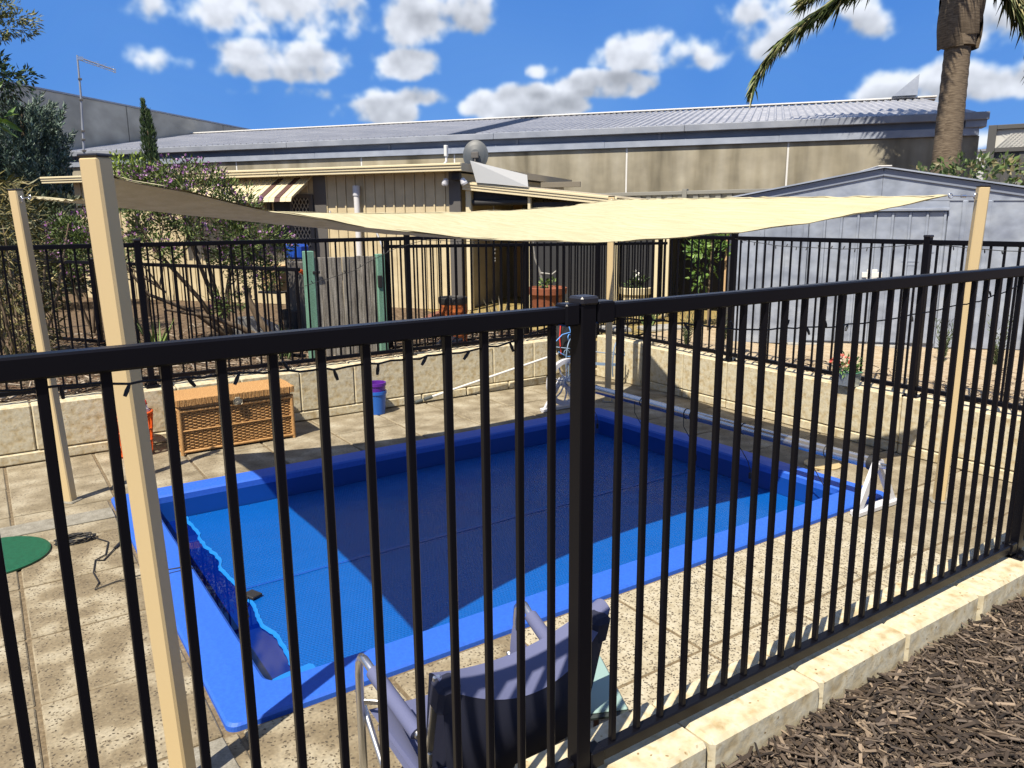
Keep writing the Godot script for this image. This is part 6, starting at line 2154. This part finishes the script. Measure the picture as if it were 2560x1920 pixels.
	m.tube([Vector3(4.85, 0.45, -4.35), Vector3(5.15, 0.41, -4.05), Vector3(5.45, 0.36, -3.78)], 0.006, 5)
	part(ir, "back_rail", m, M.iron)

func chair_and_table():
	var c := thing("camp_chair", "folding camp chair with blue grey fabric, seen from behind", "chair", Vector3(0.6, 0, 0.9))
	for s in 2:
		var x := 0.275 if s == 0 else 0.885
		var o := 1.0 if s == 0 else -1.0
		var m := Mb.new()
		m.tube([Vector3(x, 0.0, 0.66), Vector3(x, 0.50, 0.665), Vector3(x, 0.545, 0.672), Vector3(x, 0.570, 0.692), Vector3(x, 0.575, 0.718), Vector3(x + 0.004 * o, 0.562, 0.75), Vector3(x + 0.03 * o, 0.475, 1.02)], 0.0135, 10)
		part(c, "arm_frame", m, M.alu)
		m = Mb.new()
		m.tube([Vector3(x + 0.006 * o, 0.556, 0.765), Vector3(x + 0.029 * o, 0.478, 1.01)], 0.0235, 14)
		part(c, "arm_pad", m, M.lavender)
		m = Mb.new()
		m.bar(Vector3(x + 0.055 * o, 0.0, 0.99), Vector3(x + 0.055 * o, 0.42, 1.03), 0.022, 0.012, 0.003)
		m.bar(Vector3(x + 0.055 * o, 0.42, 1.03), Vector3(x + 0.05 * o, 0.70, 1.10), 0.022, 0.012, 0.003)
		part(c, "back_upright", m, M.alu)
		m = Mb.new()
		m.tube([Vector3(x + 0.02 * o, 0.02, 0.97), Vector3(x + 0.02 * o, 0.36, 0.64)], 0.011, 8)
		part(c, "cross_leg", m, M.alu)
		m = Mb.new()
		m.bar(Vector3(x, 0.40, 0.666), Vector3(x + 0.05 * o, 0.395, 0.70), 0.006, 0.018, 0.002)
		part(c, "hinge_strap", m, M.alu)
		m = Mb.new()
		m.grid(func(u, v):
			var zz := lerpf(0.70, 1.03, u)
			return Vector3(x + 0.04 * o + 0.012 * o * sin(v * PI), lerpf(0.30 - 0.04 * u, 0.50 - 0.14 * u, v), zz), 8, 5)
		part(c, "side_panel", m, M.lavender)
	var m := Mb.new()
	m.grid(func(u, v):
		return Vector3(lerpf(0.31, 0.85, u), 0.345 - 0.03 * sin(u * PI) - 0.035 * v, lerpf(0.645, 1.02, v)), 10, 8, true)
	part(c, "seat", m, M.lavender)
	# back: sloping upper face and hanging rear face
	m = Mb.new()
	m.grid(func(u, v):
		var x = lerpf(0.315, 0.915, u)
		var sag = 4 * u * (1 - u)
		var top := Vector3(x, 0.700 + 0.04 * pow(u, 3.0) - 0.055 * sag, 1.075 - 0.02 * sag)
		var fold := Vector3(x + 0.012, 0.675 + 0.05 * pow(u, 3.0) - 0.10 * sag, 1.125 + 0.045 * sag)
		var q := top.lerp(fold, v)
		q.y += 0.014 * sin(v * PI)
		return q, 24, 8, true)
	part(c, "back_top", m, M.lavender)
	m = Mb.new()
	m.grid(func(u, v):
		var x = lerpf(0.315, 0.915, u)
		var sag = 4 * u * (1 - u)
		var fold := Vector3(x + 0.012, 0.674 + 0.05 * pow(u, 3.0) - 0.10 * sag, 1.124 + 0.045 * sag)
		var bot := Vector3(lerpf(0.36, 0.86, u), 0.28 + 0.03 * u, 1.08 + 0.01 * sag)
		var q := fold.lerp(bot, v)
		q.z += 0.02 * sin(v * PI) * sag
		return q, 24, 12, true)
	part(c, "back_panel", m, M.fabric_shaded)
	m = Mb.new()
	m.grid(func(u, v):
		var x = lerpf(0.315, 0.915, u)
		var sag = 4 * u * (1 - u)
		var top := Vector3(x, 0.698 + 0.04 * pow(u, 3.0) - 0.055 * sag, 1.073 - 0.02 * sag)
		var bot := Vector3(lerpf(0.33, 0.87, u), 0.31, 0.99)
		return top.lerp(bot, v), 20, 10)
	part(c, "back_front", m, M.lavender)
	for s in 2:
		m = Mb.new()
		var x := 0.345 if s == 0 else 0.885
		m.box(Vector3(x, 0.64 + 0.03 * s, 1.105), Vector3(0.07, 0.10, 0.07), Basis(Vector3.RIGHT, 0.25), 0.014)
		part(c, "corner_pocket", m, M.fabric_shaded)
	# side table
	var t := thing("side_table", "small pale mint folding table right of the camp chair", "table", Vector3(0.98, 0, 1.0))
	m = Mb.new()
	m.box(Vector3(0.943, 0.352, 0.937), Vector3(0.27, 0.012, 0.32), Basis(Vector3.UP, -0.42), 0.005)
	part(t, "table_top", m, M.mint)
	m = Mb.new()
	m.box(Vector3(0.943, 0.337, 0.937), Vector3(0.285, 0.022, 0.335), Basis(Vector3.UP, -0.42), 0.008)
	part(t, "rim", m, mat(Color(0.02, 0.03, 0.03), 0.4))
	for q in [Vector3(-0.12, 0, -0.15), Vector3(0.12, 0, -0.15), Vector3(-0.12, 0, 0.15), Vector3(0.12, 0, 0.15)]:
		m = Mb.new()
		var p: Vector3 = Vector3(0.943, 0.33, 0.937) + Basis(Vector3.UP, -0.42) * q
		m.tube([p, p + Vector3(-q.x * 0.15, -0.33, -q.z * 0.15)], 0.011, 7)
		part(t, "leg", m, mat(Color(0.10, 0.05, 0.035), 0.6))

func light_string(label: String, pts: Array, sz: float, gap: float, sd: int):
	var t := thing("string_lights", label, "string lights", pts[0])
	var r := RandomNumberGenerator.new()
	r.seed = sd
	var path := []
	for i in pts.size() - 1:
		for k in 6: path.append((pts[i] as Vector3).lerp(pts[i + 1], k / 6.0) + rdir(r) * sz * 0.12)
	path.append(pts[-1])
	var m := Mb.new()
	m.tube(path, sz * 0.10, 5)
	part(t, "wire", m, M.black_matt)
	var acc := 0.0
	for i in path.size() - 1:
		acc += (path[i + 1] - path[i]).length()
		if acc > gap:
			acc = 0.0
			var d := (Vector3(r.randf_range(-0.8, 0.8), -1.0 if r.randf() < 0.75 else 0.8, r.randf_range(-0.2, 0.2))).normalized()
			m = Mb.new()
			m.tube([path[i], path[i] + d * sz * 0.55, path[i] + d * sz], [sz * 0.10, sz * 0.17, sz * 0.13], 6)
			part(t, "bulb", m, M.black_matt)

func strings():
	var z := 1.418
	light_string("black fairy light wire sagging under the near left fence rail", [Vector3(-0.75, 1.68, z), Vector3(-0.57, 1.672, z), Vector3(-0.41, 1.662, z), Vector3(-0.30, 1.66, z), Vector3(-0.17, 1.652, z), Vector3(-0.04, 1.645, z), Vector3(0.10, 1.645, z), Vector3(0.22, 1.648, z), Vector3(0.33, 1.652, z), Vector3(0.50, 1.685, z)], 0.022, 0.085, 170)
	light_string("black fairy light wire sagging under the near right fence rail", [Vector3(0.60, 1.69, z), Vector3(0.82, 1.665, z), Vector3(0.97, 1.64, z), Vector3(1.11, 1.62, z), Vector3(1.35, 1.602, z), Vector3(1.53, 1.592, z), Vector3(1.78, 1.59, z), Vector3(2.14, 1.60, z), Vector3(2.41, 1.612, z), Vector3(2.65, 1.64, z), Vector3(2.88, 1.68, z)], 0.024, 0.085, 171)
	light_string("thin green fairy light wire along the top of the right fence", [Vector3(5.60, 1.70, -2.40), Vector3(5.58, 1.645, -1.9), Vector3(5.56, 1.635, -1.2), Vector3(5.54, 1.69, -0.5), Vector3(5.52, 1.655, 0.2), Vector3(5.50, 1.69, 1.0)], 0.03, 0.11, 172)
	light_string("thin fairy light wire hanging across the far fence in front of the cream wall", [Vector3(2.0, 1.30, -4.53), Vector3(2.5, 1.42, -4.53), Vector3(2.95, 1.62, -4.53), Vector3(3.3, 1.70, -4.53), Vector3(3.9, 1.67, -4.53), Vector3(4.6, 1.70, -4.53)], 0.03, 0.12, 173)
